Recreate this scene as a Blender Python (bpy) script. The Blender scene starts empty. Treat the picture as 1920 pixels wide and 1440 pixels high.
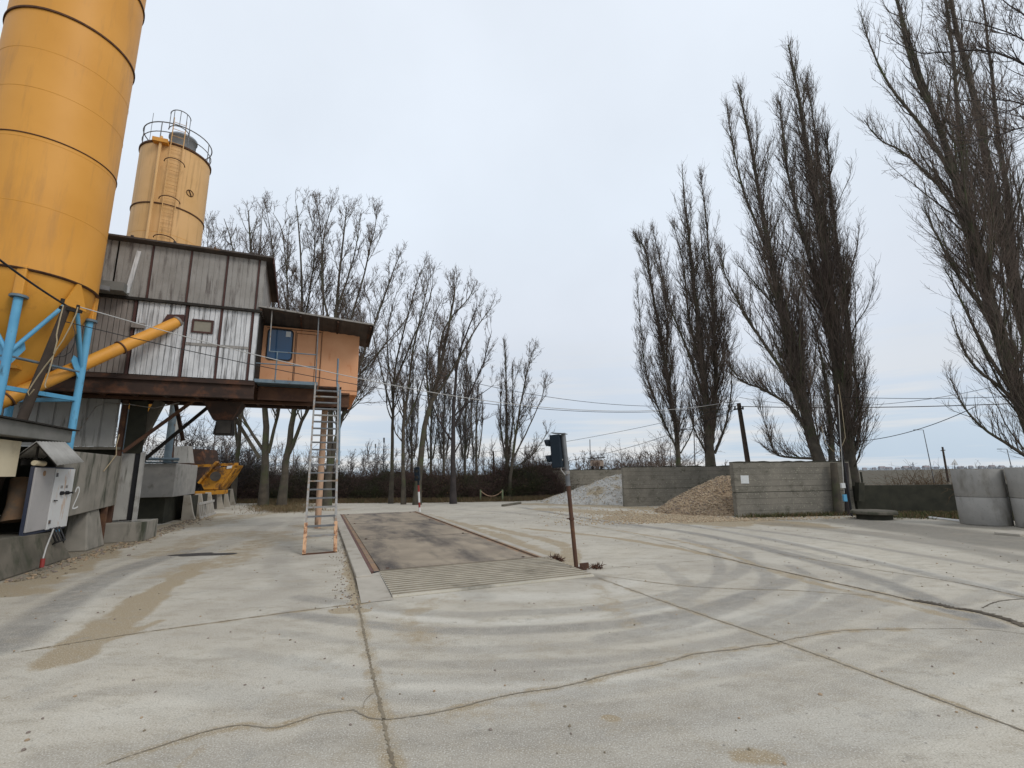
import bpy, math, random
import numpy as np
from mathutils import Vector
random.seed(7); RNG = np.random.default_rng(11)
SC = bpy.context.scene
COL = SC.collection

# ---------------------------------------------------------------- camera
F = 880.0; EYE = 1.7; PITCH = math.radians(10.87); ROLL = math.radians(0.72); TH = math.radians(22)
_fw = np.array([0, math.cos(PITCH), math.sin(PITCH)]); _rt = np.array([1.0, 0, 0]); _up = np.cross(_rt, _fw)
_R = math.cos(ROLL)*_rt - math.sin(ROLL)*_up; _U = np.cross(_R, _fw)
CAMP = np.array([0, 0, EYE])
cam = bpy.data.cameras.new('camera'); cam.sensor_width = 36; cam.lens = 36*F/1920; cam.clip_end = 8000; cam.clip_start = 0.05
camo = bpy.data.objects.new('camera', cam); COL.objects.link(camo)
from mathutils import Matrix
camo.matrix_world = Matrix(((_R[0], _U[0], -_fw[0], 0), (_R[1], _U[1], -_fw[1], 0), (_R[2], _U[2], -_fw[2], EYE), (0, 0, 0, 1)))
SC.camera = camo
SC.render.resolution_x = 1024; SC.render.resolution_y = 768

# ---------------------------------------------------------------- sky and sun (overcast)
SUN_EL, SUN_AZ = math.radians(42), math.radians(125)      # azimuth clockwise from +Y : behind-right of the viewer
W = bpy.data.worlds.new('World'); SC.world = W; W.use_nodes = True
nt = W.node_tree; nt.nodes.clear()
def wn(t, **k):
    n = nt.nodes.new(t)
    for a, b in k.items(): setattr(n, a, b)
    return n
L = nt.links.new
sky = wn('ShaderNodeTexSky', sky_type='NISHITA', sun_disc=False, sun_elevation=SUN_EL, sun_rotation=SUN_AZ)
bg1 = wn('ShaderNodeBackground'); bg1.inputs[1].default_value = 0.10; L(sky.outputs[0], bg1.inputs[0])
tc = wn('ShaderNodeTexCoord'); sep = wn('ShaderNodeSeparateXYZ'); L(tc.outputs['Generated'], sep.inputs[0])
ramp = wn('ShaderNodeValToRGB'); L(sep.outputs[2], ramp.inputs[0])
cr = ramp.color_ramp; cr.elements[0].position = 0.0; cr.elements[0].color = (0.54, 0.655, 0.78, 1)
cr.elements[1].position = 0.5; cr.elements[1].color = (0.80, 0.875, 0.97, 1)
for p_, c_ in ((0.04, (0.56, 0.67, 0.79, 1)), (0.13, (0.645, 0.725, 0.83, 1)), (0.3, (0.77, 0.825, 0.91, 1))):
    e = cr.elements.new(p_); e.color = c_
e = cr.elements.new(0.9); e.color = (0.84, 0.90, 0.985, 1)
mp = wn('ShaderNodeMapping'); mp.inputs['Scale'].default_value = (1.6, 1.6, 26); L(tc.outputs['Generated'], mp.inputs[0])
nz = wn('ShaderNodeTexNoise'); nz.inputs['Scale'].default_value = 1.4; nz.inputs['Detail'].default_value = 7; nz.inputs['Roughness'].default_value = .55; L(mp.outputs[0], nz.inputs[0])
sr = wn('ShaderNodeMapRange'); sr.inputs[1].default_value = .44; sr.inputs[2].default_value = .60; L(nz.outputs[0], sr.inputs[0])
fade = wn('ShaderNodeMapRange'); fade.inputs[1].default_value = .02; fade.inputs[2].default_value = .3; fade.inputs[3].default_value = 1.0; fade.inputs[4].default_value = 0.0; L(sep.outputs[2], fade.inputs[0])
mul = wn('ShaderNodeMath', operation='MULTIPLY'); L(sr.outputs[0], mul.inputs[0]); L(fade.outputs[0], mul.inputs[1])
mix = wn('ShaderNodeMixRGB'); L(mul.outputs[0], mix.inputs[0]); L(ramp.outputs[0], mix.inputs[1]); mix.inputs[2].default_value = (0.80, 0.80, 0.80, 1)
nz2 = wn('ShaderNodeTexNoise'); nz2.inputs['Scale'].default_value = 2.2; nz2.inputs['Detail'].default_value = 5; L(tc.outputs['Generated'], nz2.inputs[0])
mr2 = wn('ShaderNodeMapRange'); mr2.inputs[1].default_value = .3; mr2.inputs[2].default_value = .7; mr2.inputs[3].default_value = .955; mr2.inputs[4].default_value = 1.06; L(nz2.outputs[0], mr2.inputs[0])
mx2 = wn('ShaderNodeMixRGB', blend_type='MULTIPLY'); mx2.inputs[0].default_value = 1; L(mix.outputs[0], mx2.inputs[1]); L(mr2.outputs[0], mx2.inputs[2])
bg2 = wn('ShaderNodeBackground'); bg2.inputs[1].default_value = 1.0; L(mx2.outputs[0], bg2.inputs[0])
ms = wn('ShaderNodeMixShader'); ms.inputs[0].default_value = .94; L(bg1.outputs[0], ms.inputs[1]); L(bg2.outputs[0], ms.inputs[2])
wo = wn('ShaderNodeOutputWorld'); L(ms.outputs[0], wo.inputs[0])
sl = bpy.data.lights.new('sun', 'SUN'); sl.energy = 1.3; sl.angle = math.radians(20); sl.color = (1, .96, .9)
so = bpy.data.objects.new('sun', sl); COL.objects.link(so)
sdir = Vector((math.sin(SUN_AZ)*math.cos(SUN_EL), math.cos(SUN_AZ)*math.cos(SUN_EL), math.sin(SUN_EL)))
so.rotation_euler = sdir.to_track_quat('Z', 'Y').to_euler()
SC.view_settings.view_transform = 'Standard'; SC.view_settings.look = 'None'; SC.view_settings.exposure = 0.0; SC.view_settings.gamma = 1
SC.cycles.use_denoising = True

# ---------------------------------------------------------------- survey helpers: real positions in metres
AX = np.array([math.cos(TH), math.sin(TH), 0]); BX = np.array([-math.sin(TH), math.cos(TH), 0])
def xy(u, v, z=0): return AX*u + BX*v + np.array([0, 0, z])          # yard grid -> world
def _ray(x, y): return _fw*F + _R*(x-960) + _U*(720-y)
def G(x, y, z=0.0):
    d = _ray(x, y); return CAMP + d*(z-EYE)/d[2]
def D(x, y, Y):
    d = _ray(x, y); return CAMP + d*Y/d[1]
def toUV(q): return (float(q@AX), float(q@BX))

# ---------------------------------------------------------------- materials
MATS = {}
def rgba(c): return (c[0], c[1], c[2], 1)
def pm(name, c1, c2, scale=3, rough=.8, metal=0, bump=.0, bscale=None, stain=None, sth=(.55, .7), sscale=2.0, stretch=(1, 1, 1), speck=None, spec=.3, rot=0):
    """procedural paint / metal / stone: two tones, an optional stain layer, optional specks, optional bump"""
    m = bpy.data.materials.new(name); m.use_nodes = True; t = m.node_tree; N = t.nodes; K = t.links.new
    b = N['Principled BSDF']; b.inputs['Roughness'].default_value = rough; b.inputs['Metallic'].default_value = metal
    b.inputs['Specular IOR Level'].default_value = spec
    g = N.new('ShaderNodeNewGeometry')
    n = N.new('ShaderNodeTexNoise'); n.inputs['Scale'].default_value = scale; n.inputs['Detail'].default_value = 6; K(g.outputs['Position'], n.inputs[0])
    r = N.new('ShaderNodeMapRange'); r.inputs[1].default_value = .32; r.inputs[2].default_value = .68; K(n.outputs[0], r.inputs[0])
    x = N.new('ShaderNodeMixRGB'); x.inputs[1].default_value = rgba(c1); x.inputs[2].default_value = rgba(c2); K(r.outputs[0], x.inputs[0])
    out = x.outputs[0]
    if stain:
        mp = N.new('ShaderNodeMapping'); mp.inputs['Scale'].default_value = stretch; mp.vector_type = 'TEXTURE' if rot else 'POINT'; mp.inputs['Rotation'].default_value = (0, 0, rot)
        if rot: mp.inputs['Scale'].default_value = tuple(1/a for a in stretch)
        K(g.outputs['Position'], mp.inputs[0])
        n2 = N.new('ShaderNodeTexNoise'); n2.inputs['Scale'].default_value = sscale; n2.inputs['Detail'].default_value = 9; n2.inputs['Roughness'].default_value = .65; K(mp.outputs[0], n2.inputs[0])
        r2 = N.new('ShaderNodeMapRange'); r2.inputs[1].default_value = sth[0]; r2.inputs[2].default_value = sth[1]; K(n2.outputs[0], r2.inputs[0])
        y = N.new('ShaderNodeMixRGB'); y.inputs[2].default_value = rgba(stain); K(out, y.inputs[1]); K(r2.outputs[0], y.inputs[0]); out = y.outputs[0]
    if speck:
        n3 = N.new('ShaderNodeTexNoise'); n3.inputs['Scale'].default_value = speck[0]; n3.inputs['Detail'].default_value = 2; K(g.outputs['Position'], n3.inputs[0])
        r3 = N.new('ShaderNodeMapRange'); r3.inputs[1].default_value = speck[2]; r3.inputs[2].default_value = speck[2]+.05; K(n3.outputs[0], r3.inputs[0])
        y = N.new('ShaderNodeMixRGB'); y.inputs[2].default_value = rgba(speck[1]); K(out, y.inputs[1]); K(r3.outputs[0], y.inputs[0]); out = y.outputs[0]
    K(out, b.inputs['Base Color'])
    if bump:
        nb = N.new('ShaderNodeTexNoise'); nb.inputs['Scale'].default_value = bscale or scale*6; nb.inputs['Detail'].default_value = 6; K(g.outputs['Position'], nb.inputs[0])
        bp = N.new('ShaderNodeBump'); bp.inputs['Strength'].default_value = min(1, bump*20); bp.inputs['Distance'].default_value = bump; K(nb.outputs[0], bp.inputs['Height']); K(bp.outputs[0], b.inputs['Normal'])
    MATS[name] = m
    return m
pm('silo_paint', (.62, .275, .032), (.69, .32, .05), .7, .55, stain=(.44, .21, .05), sth=(.53, .78), sscale=1.4, stretch=(2, 2, .25), spec=.4)
pm('silo_paint_pale', (.62, .365, .14), (.68, .41, .175), 1.2, .55, stain=(.36, .21, .08), sth=(.52, .72), sscale=3, stretch=(2.5, 2.5, .12))
pm('hopper_paint', (.58, .26, .03), (.66, .31, .045), 1.5, .5, stain=(.35, .15, .03), sth=(.55, .8), sscale=2)
pm('blue_paint', (.10, .33, .53), (.14, .40, .60), 3, .5, stain=(.06, .13, .18), sth=(.60, .72), sscale=5, stretch=(1, 1, .4), bump=.001)
pm('seam_rust', (.07, .035, .02), (.12, .06, .03), 8, .9)
pm('rust', (.12, .06, .035), (.07, .038, .028), 4, .9, bump=.003, stain=(.20, .10, .045), sth=(.55, .7))
pm('dark_rust', (.036, .025, .021), (.06, .036, .027), 3, .9, bump=.003, stain=(.15, .065, .035), sth=(.50, .68))
pm('maroon', (.085, .04, .034), (.06, .032, .028), 4, .8)
pm('clad_white', (.66, .665, .67), (.50, .505, .51), 3, .55, stain=(.09, .085, .08), sth=(.51, .68), sscale=2.4, stretch=(4.5, 4.5, .3), bump=.002)
pm('clad_beige', (.27, .235, .21), (.21, .185, .165), 3, .7, stain=(.11, .09, .08), sth=(.52, .75), sscale=2.2, stretch=(4.5, 4.5, .3), bump=.002)
pm('clad_grey', (.31, .295, .275), (.24, .225, .205), 2, .75, stain=(.13, .115, .105), sth=(.52, .66), sscale=2.0, stretch=(3.5, 3.5, .45), bump=.002, speck=(60, (.4, .39, .37), .66))
pm('clad_low', (.38, .37, .34), (.31, .30, .28), 2, .75, stain=(.09, .085, .07), sth=(.55, .72), sscale=2.4, stretch=(3.5, 3.5, .4), bump=.002)
pm('roof_dark', (.06, .05, .045), (.09, .075, .065), 3, .8, stain=(.14, .09, .06), sth=(.6, .7))
pm('black_edge', (.018, .016, .014), (.035, .03, .025), 6, .9)
pm('booth_paint', (.68, .35, .185), (.62, .30, .15), 2, .6, stain=(.50, .18, .06), sth=(.60, .76), sscale=3, stretch=(2, 2, .6), bump=.001)
pm('booth_orange', (.60, .24, .09), (.50, .19, .07), 3, .65, stain=(.22, .09, .04), sth=(.56, .7), sscale=4)
pm('grey_metal', (.13, .135, .14), (.19, .195, .20), 6, .6, .25, stain=(.13, .075, .045), sth=(.60, .7), sscale=5)
pm('galv', (.24, .235, .22), (.31, .30, .285), 8, .6, .2, stain=(.24, .16, .10), sth=(.5, .66), sscale=6)
pm('filter_grey', (.20, .225, .25), (.26, .28, .30), 4, .6, .1)
pm('blue_grey', (.12, .17, .21), (.18, .23, .26), 5, .6, .2, stain=(.13, .08, .05), sth=(.6, .7), sscale=6)
pm('ladder_paint', (.58, .35, .20), (.48, .28, .16), 5, .7, stain=(.22, .10, .05), sth=(.48, .58), sscale=9)
pm('cream_post', (.50, .33, .22), (.42, .27, .18), 4, .7, stain=(.12, .08, .055), sth=(.5, .66), sscale=3, stretch=(2, 2, .6))
pm('old_concrete', (.165, .145, .115), (.10, .09, .07), 2, .95, bump=.006, stain=(.05, .055, .035), sth=(.5, .72), sscale=2.2, stretch=(1.6, 1.6, .8))
pm('panel_concrete', (.30, .275, .235), (.22, .205, .175), 3, .92, bump=.003, stain=(.06, .065, .045), sth=(.50, .64), sscale=1.3, stretch=(2.0, 2.0, .4))
pm('pale_concrete', (.36, .34, .31), (.28, .27, .25), 3, .92, bump=.003, stain=(.14, .13, .11), sth=(.56, .74), sscale=2)
pm('wall_concrete', (.235, .213, .175), (.165, .152, .125), 1.6, .95, bump=.006, stain=(.06, .058, .04), sth=(.54, .76), sscale=1.8, stretch=(1.2, 1.2, 1.5), speck=(18, (.30, .28, .22), .62))
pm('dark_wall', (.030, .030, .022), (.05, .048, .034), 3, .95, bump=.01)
pm('ring_concrete', (.33, .315, .29), (.28, .268, .248), 3, .85, bump=.002, stain=(.17, .155, .13), sth=(.50, .70), sscale=2.5, stretch=(1, 1, .35), speck=(40, (.16, .15, .13), .67))
pm('cream_wall', (.64, .56, .40), (.58, .50, .35), 2, .85, stain=(.42, .36, .25), sth=(.58, .8), sscale=2)
pm('slab_grey', (.20, .195, .18), (.15, .15, .135), 3, .9, bump=.003)
pm('cabinet_grey', (.42, .40, .39), (.37, .355, .345), 2, .5, stain=(.28, .25, .22), sth=(.62, .78), sscale=4)
pm('cabinet_white', (.64, .64, .63), (.58, .58, .57), 2, .5, stain=(.50, .27, .11), sth=(.56, .68), sscale=3.2, stretch=(3, 3, .6))
pm('cabinet_side', (.03, .04, .07), (.05, .055, .08), 3, .6)
pm('corrugated', (.42, .41, .385), (.34, .33, .31), 4, .65, .1, stain=(.2, .19, .16), sth=(.58, .75))
pm('black', (.012, .012, .014), (.02, .02, .022), 5, .5)
pm('signal_black', (.006, .014, .022), (.012, .02, .03), 4, .6, spec=.25)
pm('lens_dark', (.03, .03, .03), (.05, .04, .03), 4, .15, spec=.6)
pm('deck_steel', (.235, .19, .14), (.335, .275, .20), 1.6, .7, .0, bump=.002, bscale=30, stain=(.07, .058, .05), sth=(.46, .66), sscale=1.1, stretch=(1.1, .3, 1), rot=TH, speck=(40, (.35, .29, .21), .66))
pm('deck_rust', (.33, .20, .11), (.25, .16, .10), 3, .8, stain=(.2, .15, .11), sth=(.42, .6), sscale=4, bump=.002)
pm('red_steel', (.15, .075, .06), (.11, .06, .05), 5, .7)
pm('ramp_concrete', (.46, .42, .345), (.38, .35, .285), 2, .9, stain=(.09, .085, .07), sth=(.54, .72), sscale=.9, speck=(50, (.3, .24, .15), .64))
pm('kerb_concrete', (.42, .38, .32), (.34, .31, .26), 3, .92, bump=.003, stain=(.25, .21, .16), sth=(.56, .72), sscale=3)
pm('joint_dirt', (.165, .135, .095), (.24, .20, .14), 5, 1.0)
pm('groove_dirt', (.20, .17, .125), (.29, .25, .19), 5, 1.0)
pm('tread_dust', (.36, .335, .285), (.31, .29, .245), 3, 1.0)
pm('crack_dirt', (.20, .17, .13), (.28, .245, .19), 4, 1.0)
pm('dark_crack', (.07, .058, .045), (.13, .105, .075), 3, 1.0)
pm('water', (.035, .03, .025), (.05, .042, .035), 6, .6, spec=.3)
pm('bark', (.105, .088, .066), (.06, .052, .042), 3, .95, bump=.012, bscale=14, stain=(.075, .085, .042), sth=(.5, .66), sscale=1.2)
pm('bark_dark', (.06, .05, .048), (.038, .033, .032), 3, .95, bump=.012, bscale=14)
pm('twig', (.165, .125, .10), (.105, .082, .07), .8, .95)
pm('twig_warm', (.105, .072, .052), (.07, .05, .038), .8, .95)
pm('twig_far', (.16, .14, .13), (.12, .11, .105), .5, .95)
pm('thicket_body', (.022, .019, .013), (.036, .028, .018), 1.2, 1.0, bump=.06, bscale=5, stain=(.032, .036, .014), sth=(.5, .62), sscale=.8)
pm('thicket_twig', (.10, .06, .052), (.06, .046, .033), .5, 1.0, stain=(.045, .05, .02), sth=(.52, .6), sscale=.5)
pm('dry_grass', (.20, .15, .085), (.12, .09, .05), 1.5, 1.0, stain=(.09, .1, .04), sth=(.55, .65), sscale=1.5)
pm('leaf_litter', (.13, .085, .05), (.20, .13, .07), 3, 1.0)
pm('weed', (.05, .065, .025), (.09, .09, .035), 3, 1.0)
pm('sand_pile', (.52, .50, .46), (.40, .38, .345), 2.5, 1.0, bump=.03, bscale=9, stain=(.38, .31, .21), sth=(.5, .62), sscale=.8, speck=(14, (.26, .24, .2), .62))
pm('stone_a', (.38, .28, .185), (.29, .21, .135), 9, .9)
pm('stone_b', (.50, .40, .28), (.42, .33, .22), 9, .9)
pm('stone_c', (.19, .15, .125), (.24, .20, .17), 9, .9)
pm('machine_yellow', (.50, .23, .02), (.40, .17, .02), 3, .6, stain=(.09, .05, .025), sth=(.48, .62), sscale=3)
pm('machine_dark', (.04, .035, .03), (.07, .06, .05), 3, .8)
pm('wood_pole', (.075, .055, .042), (.045, .035, .028), 3, .95, bump=.004)
pm('white_wood', (.47, .45, .42), (.38, .36, .33), 4, .8)
pm('white', (.70, .70, .69), (.62, .62, .61), 4, .7)
pm('paper', (.68, .69, .68), (.6, .61, .6), 20, .8)
pm('rope', (.42, .34, .22), (.34, .27, .17), 20, .95)
pm('cable_black', (.02, .02, .022), (.03, .03, .03), 5, .6)
pm('cable_white', (.45, .44, .42), (.4, .39, .37), 5, .7)
pm('red_paint', (.30, .04, .035), (.22, .035, .03), 5, .6)
pm('blind', (.26, .24, .19), (.22, .20, .16), 6, .7)
pm('sign_board', (.42, .33, .27), (.36, .28, .22), 6, .8)
pm('green_rail', (.20, .23, .13), (.16, .19, .11), 6, .7)
pm('house_hazed', (.42, .44, .47), (.38, .40, .43), .02, .9)  # far village and horizon trees: distance haze put into the pale colours
pm('roof_hazed', (.26, .22, .22), (.24, .22, .23), .02, .9)
def glassmat():
    m = bpy.data.materials.new('dark_glass'); m.use_nodes = True; b = m.node_tree.nodes['Principled BSDF']
    b.inputs['Base Color'].default_value = (.018, .075, .17, 1); b.inputs['Roughness'].default_value = .08; b.inputs['Specular IOR Level'].default_value = .5
    MATS['dark_glass'] = m
glassmat()

# ---------------------------------------------------------------- object helpers
def tag(o, label=None, cat=None, group=None, kind=None):
    if label: o['label'] = label
    if cat: o['category'] = cat
    if group: o['group'] = group
    if kind: o['kind'] = kind
    return o
def empty(name, loc, label, cat, group=None):
    o = bpy.data.objects.new(name, None); COL.objects.link(o); o.location = tuple(float(a) for a in loc)
    bpy.context.view_layer.update
    return tag(o, label, cat, group)
def wloc(o):
    p = np.array(o.location, float)
    while o.parent: o = o.parent; p = p + np.array(o.location, float)
    return p
class MB:
    def __init__(s): s.v = []; s.f = []; s.sm = []
    def add(s, vs, fs, smooth=False):
        b = len(s.v); s.v += [tuple(map(float, p)) for p in vs]; s.f += [tuple(i+b for i in f) for f in fs]; s.sm += [smooth]*len(fs); return s
    def hexa(s, P): return s.add(P, [(0, 3, 2, 1), (4, 5, 6, 7), (0, 1, 5, 4), (1, 2, 6, 5), (2, 3, 7, 6), (3, 0, 4, 7)])
    def box(s, u0, u1, v0, v1, z0, z1):         # yard grid box
        return s.hexa([xy(u0, v0, z0), xy(u1, v0, z0), xy(u1, v1, z0), xy(u0, v1, z0), xy(u0, v0, z1), xy(u1, v0, z1), xy(u1, v1, z1), xy(u0, v1, z1)])
    def wbox(s, c, sx, sy, sz, a=0.0, tilt=None):          # world box, base centre c, yaw a
        ca, sa = math.cos(a), math.sin(a); P = []
        for z in (0, sz):
            for x, y in ((-1, -1), (1, -1), (1, 1), (-1, 1)):
                X, Y = x*sx/2, y*sy/2; P.append(np.array(c)+np.array([X*ca-Y*sa, X*sa+Y*ca, z]))
        return s.hexa(P)
    def bar(s, p, q, w, h=None, upv=(0, 0, 1)):   # rectangular bar from p to q
        h = h or w; p = np.array(p, float); q = np.array(q, float); d = q-p; d /= np.linalg.norm(d); a = np.cross(d, upv)
        if np.linalg.norm(a) < .05: a = np.cross(d, BX)
        a /= np.linalg.norm(a); b = np.cross(a, d); P = []
        for e in (p, q):
            for x, y in ((-1, -1), (1, -1), (1, 1), (-1, 1)): P.append(e+a*x*w/2+b*y*h/2)
        return s.hexa(P)
    def tube(s, pts, r, n=10, r1=None, cap=True, smooth=True):
        pts = [np.array(p, float) for p in pts]; k = len(pts); vs = []; fs = []
        d0 = pts[1]-pts[0]; ref = np.array([0, 0, 1.0]) if abs(d0[2]) < .8*np.linalg.norm(d0) else np.array([0, 1.0, 0])
        for i, p in enumerate(pts):
            t = pts[min(i+1, k-1)]-pts[max(i-1, 0)]; t = t/np.linalg.norm(t); a = np.cross(t, ref); a /= np.linalg.norm(a); b = np.cross(t, a)
            rr = r if r1 is None else r+(r1-r)*i/(k-1)
            if isinstance(r, (list, tuple)): rr = r[i]
            vs += [p+rr*(math.cos(2*math.pi*j/n)*a+math.sin(2*math.pi*j/n)*b) for j in range(n)]
        for i in range(k-1):
            for j in range(n): fs.append((i*n+j, i*n+(j+1) % n, (i+1)*n+(j+1) % n, (i+1)*n+j))
        s.add(vs, fs, smooth)
        if cap: s.add(vs[:n], [tuple(range(n))[::-1]]); s.add(vs[-n:], [tuple(range(n))])
        return s
    def lathe(s, c, prof, n=64, smooth=True):       # prof: [(r,z)], c: centre xy
        vs = []; fs = []
        for r, z in prof:
            vs += [(c[0]+r*math.cos(2*math.pi*j/n), c[1]+r*math.sin(2*math.pi*j/n), z) for j in range(n)]
        for i in range(len(prof)-1):
            for j in range(n): fs.append((i*n+j, i*n+(j+1) % n, (i+1)*n+(j+1) % n, (i+1)*n+j))
        return s.add(vs, fs, smooth)
    def quad(s, a, b, c, d): return s.add([a, b, c, d], [(0, 1, 2, 3)])
    def prism(s, poly, off):                        # planar polygon extruded by vector off
        n = len(poly); P = [np.array(p, float) for p in poly]; Q = [p+np.array(off) for p in P]
        return s.add(P+Q, [tuple(range(n))[::-1], tuple(range(n, 2*n))]+[(i, (i+1) % n, n+(i+1) % n, n+i) for i in range(n)])
    def build(s, name, mat, parent=None, bevel=0, origin=None):
        me = bpy.data.meshes.new(name); V = np.array(s.v, float)
        org = wloc(parent) if parent is not None else (np.array(origin, float) if origin is not None else np.array([V[:, 0].mean(), V[:, 1].mean(), V[:, 2].min()]))
        V = V-org
        me.from_pydata([tuple(p) for p in V], [], s.f); me.polygons.foreach_set('use_smooth', s.sm)
        me.materials.append(MATS[mat]); me.update()
        o = bpy.data.objects.new(name, me); COL.objects.link(o)
        if parent is not None: o.parent = parent
        else: o.location = tuple(org)
        if bevel:
            bm = o.modifiers.new('bevel', 'BEVEL'); bm.width = bevel; bm.segments = 2; bm.limit_method = 'ANGLE'; bm.angle_limit = math.radians(40)
        return o
def rawmesh(name, V, Fq, mat, parent=None, smooth=True, origin=None, matidx=None, mats=None):
    me = bpy.data.meshes.new(name); org = wloc(parent) if parent is not None else np.array(origin if origin is not None else (0, 0, 0), float)
    V = (V-org).astype(np.float32); k = Fq.shape[1]
    me.vertices.add(len(V)); me.vertices.foreach_set('co', V.ravel())
    me.loops.add(Fq.size); me.loops.foreach_set('vertex_index', Fq.ravel().astype(np.int32))
    me.polygons.add(len(Fq)); me.polygons.foreach_set('loop_start', np.arange(0, Fq.size, k, dtype=np.int32))
    me.polygons.foreach_set('loop_total', np.full(len(Fq), k, dtype=np.int32))
    me.polygons.foreach_set('use_smooth', np.full(len(Fq), smooth))
    for m_ in (mats or [mat]): me.materials.append(MATS[m_])
    if matidx is not None: me.polygons.foreach_set('material_index', matidx.astype(np.int32))
    me.update(calc_edges=True)
    o = bpy.data.objects.new(name, me); COL.objects.link(o)
    if parent is not None: o.parent = parent
    else: o.location = tuple(org)
    return o
def tubes_mesh(lines):
    """lines: list of (pts Nx3, radii N, sides) -> vertices, quads; grouped by (N, sides)"""
    groups = {}
    for P, r, n in lines: groups.setdefault((len(P), n), []).append((P, r))
    VV = []; FF = []; base = 0
    for (k, n), L_ in groups.items():
        P = np.array([a for a, _ in L_]); R_ = np.array([b for _, b in L_]); m = len(P)
        T = np.empty_like(P); T[:, 1:-1] = P[:, 2:]-P[:, :-2]; T[:, 0] = P[:, 1]-P[:, 0]; T[:, -1] = P[:, -1]-P[:, -2]
        T /= np.linalg.norm(T, axis=2, keepdims=True)+1e-9
        ref = np.where(np.abs(T[:, :1, 2:3]) < .75, np.array([0, 0, 1.0]), np.array([.2, 1.0, 0.1])); ref = np.broadcast_to(ref, T.shape)
        A_ = np.cross(T, ref); A_ /= np.linalg.norm(A_, axis=2, keepdims=True)+1e-9; B_ = np.cross(T, A_)
        an = 2*np.pi*np.arange(n)/n
        ring = P[:, :, None]+R_[:, :, None, None]*(np.cos(an)[None, None, :, None]*A_[:, :, None]+np.sin(an)[None, None, :, None]*B_[:, :, None])
        VV.append(ring.reshape(-1, 3))
        i = np.arange(k-1)[:, None]; j = np.arange(n)[None, :]
        q = np.stack([i*n+j, i*n+(j+1) % n, (i+1)*n+(j+1) % n, (i+1)*n+j], -1).reshape(-1, 4)
        FF.append((q[None]+(np.arange(m)*k*n)[:, None, None]+base).reshape(-1, 4)); base += m*k*n
    return np.concatenate(VV), np.concatenate(FF)

# ================================================================ GROUND
def segdist(PX, PY, line):
    d = np.full(PX.shape, 1e9)
    for (a, b), (c, e) in zip(line[:-1], line[1:]):
        dx, dy = c-a, e-b; t = np.clip(((PX-a)*dx+(PY-b)*dy)/(dx*dx+dy*dy+1e-9), 0, 1)
        d = np.minimum(d, np.hypot(PX-a-t*dx, PY-b-t*dy))
    return d
def smooth_line(px, k=6):
    P = np.array([G(*p)[:2] for p in px]); out = []
    n = len(P)
    for i in range(n-1):
        p0, p1, p2, p3 = P[max(i-1, 0)], P[i], P[i+1], P[min(i+2, n-1)]
        for t in np.linspace(0, 1, k, endpoint=False):
            out.append(.5*((2*p1)+(-p0+p2)*t+(2*p0-5*p1+4*p2-p3)*t*t+(-p0+3*p1-3*p2+p3)*t**3))
    out.append(P[-1]); return np.array(out)
def vnoise(X, Y, s, seed=0):
    r = np.random.default_rng(seed); T = r.random((64, 64)); x = X/s; y = Y/s
    xi = np.floor(x).astype(int); yi = np.floor(y).astype(int); fx = x-xi; fy = y-yi; fx = fx*fx*(3-2*fx); fy = fy*fy*(3-2*fy)
    g = lambda a, b: T[a % 64, b % 64]
    return (g(xi, yi)*(1-fx)+g(xi+1, yi)*fx)*(1-fy)+(g(xi, yi+1)*(1-fx)+g(xi+1, yi+1)*fx)*fy
def fbm(X, Y, s, seed=0, o=4):
    return sum(vnoise(X, Y, s/2**k, seed+k)*.5**k for k in range(o))/sum(.5**k for k in range(o))
def axis_(lo, hi, step, lim, gr=1.12):
    a = list(np.arange(lo, hi+step/2, step)); s = step
    while a[-1] < lim: s *= gr; a.append(a[-1]+s)
    s = step
    while a[0] > -lim: s *= gr; a.insert(0, a[0]-s)
    return np.array(a)
gx = axis_(-11, 12, .055, 3000)
gy = [1.0]; s_ = .035
while gy[-1] < 3500:
    if gy[-1] > 6: s_ *= 1.0125 if gy[-1] < 40 else 1.1
    gy.append(gy[-1]+s_)
s_ = .2
while gy[0] > -60: s_ *= 1.25; gy.insert(0, gy[0]-s_)
gy = np.array(gy)
X, Y = np.meshgrid(gx, gy)
def sstep(a, b, x): t = np.clip((x-a)/(b-a), 0, 1); return t*t*(3-2*t)
rub = np.zeros_like(X); wob = (fbm(X, Y, 1.1, 5)-.5)*.25
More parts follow.
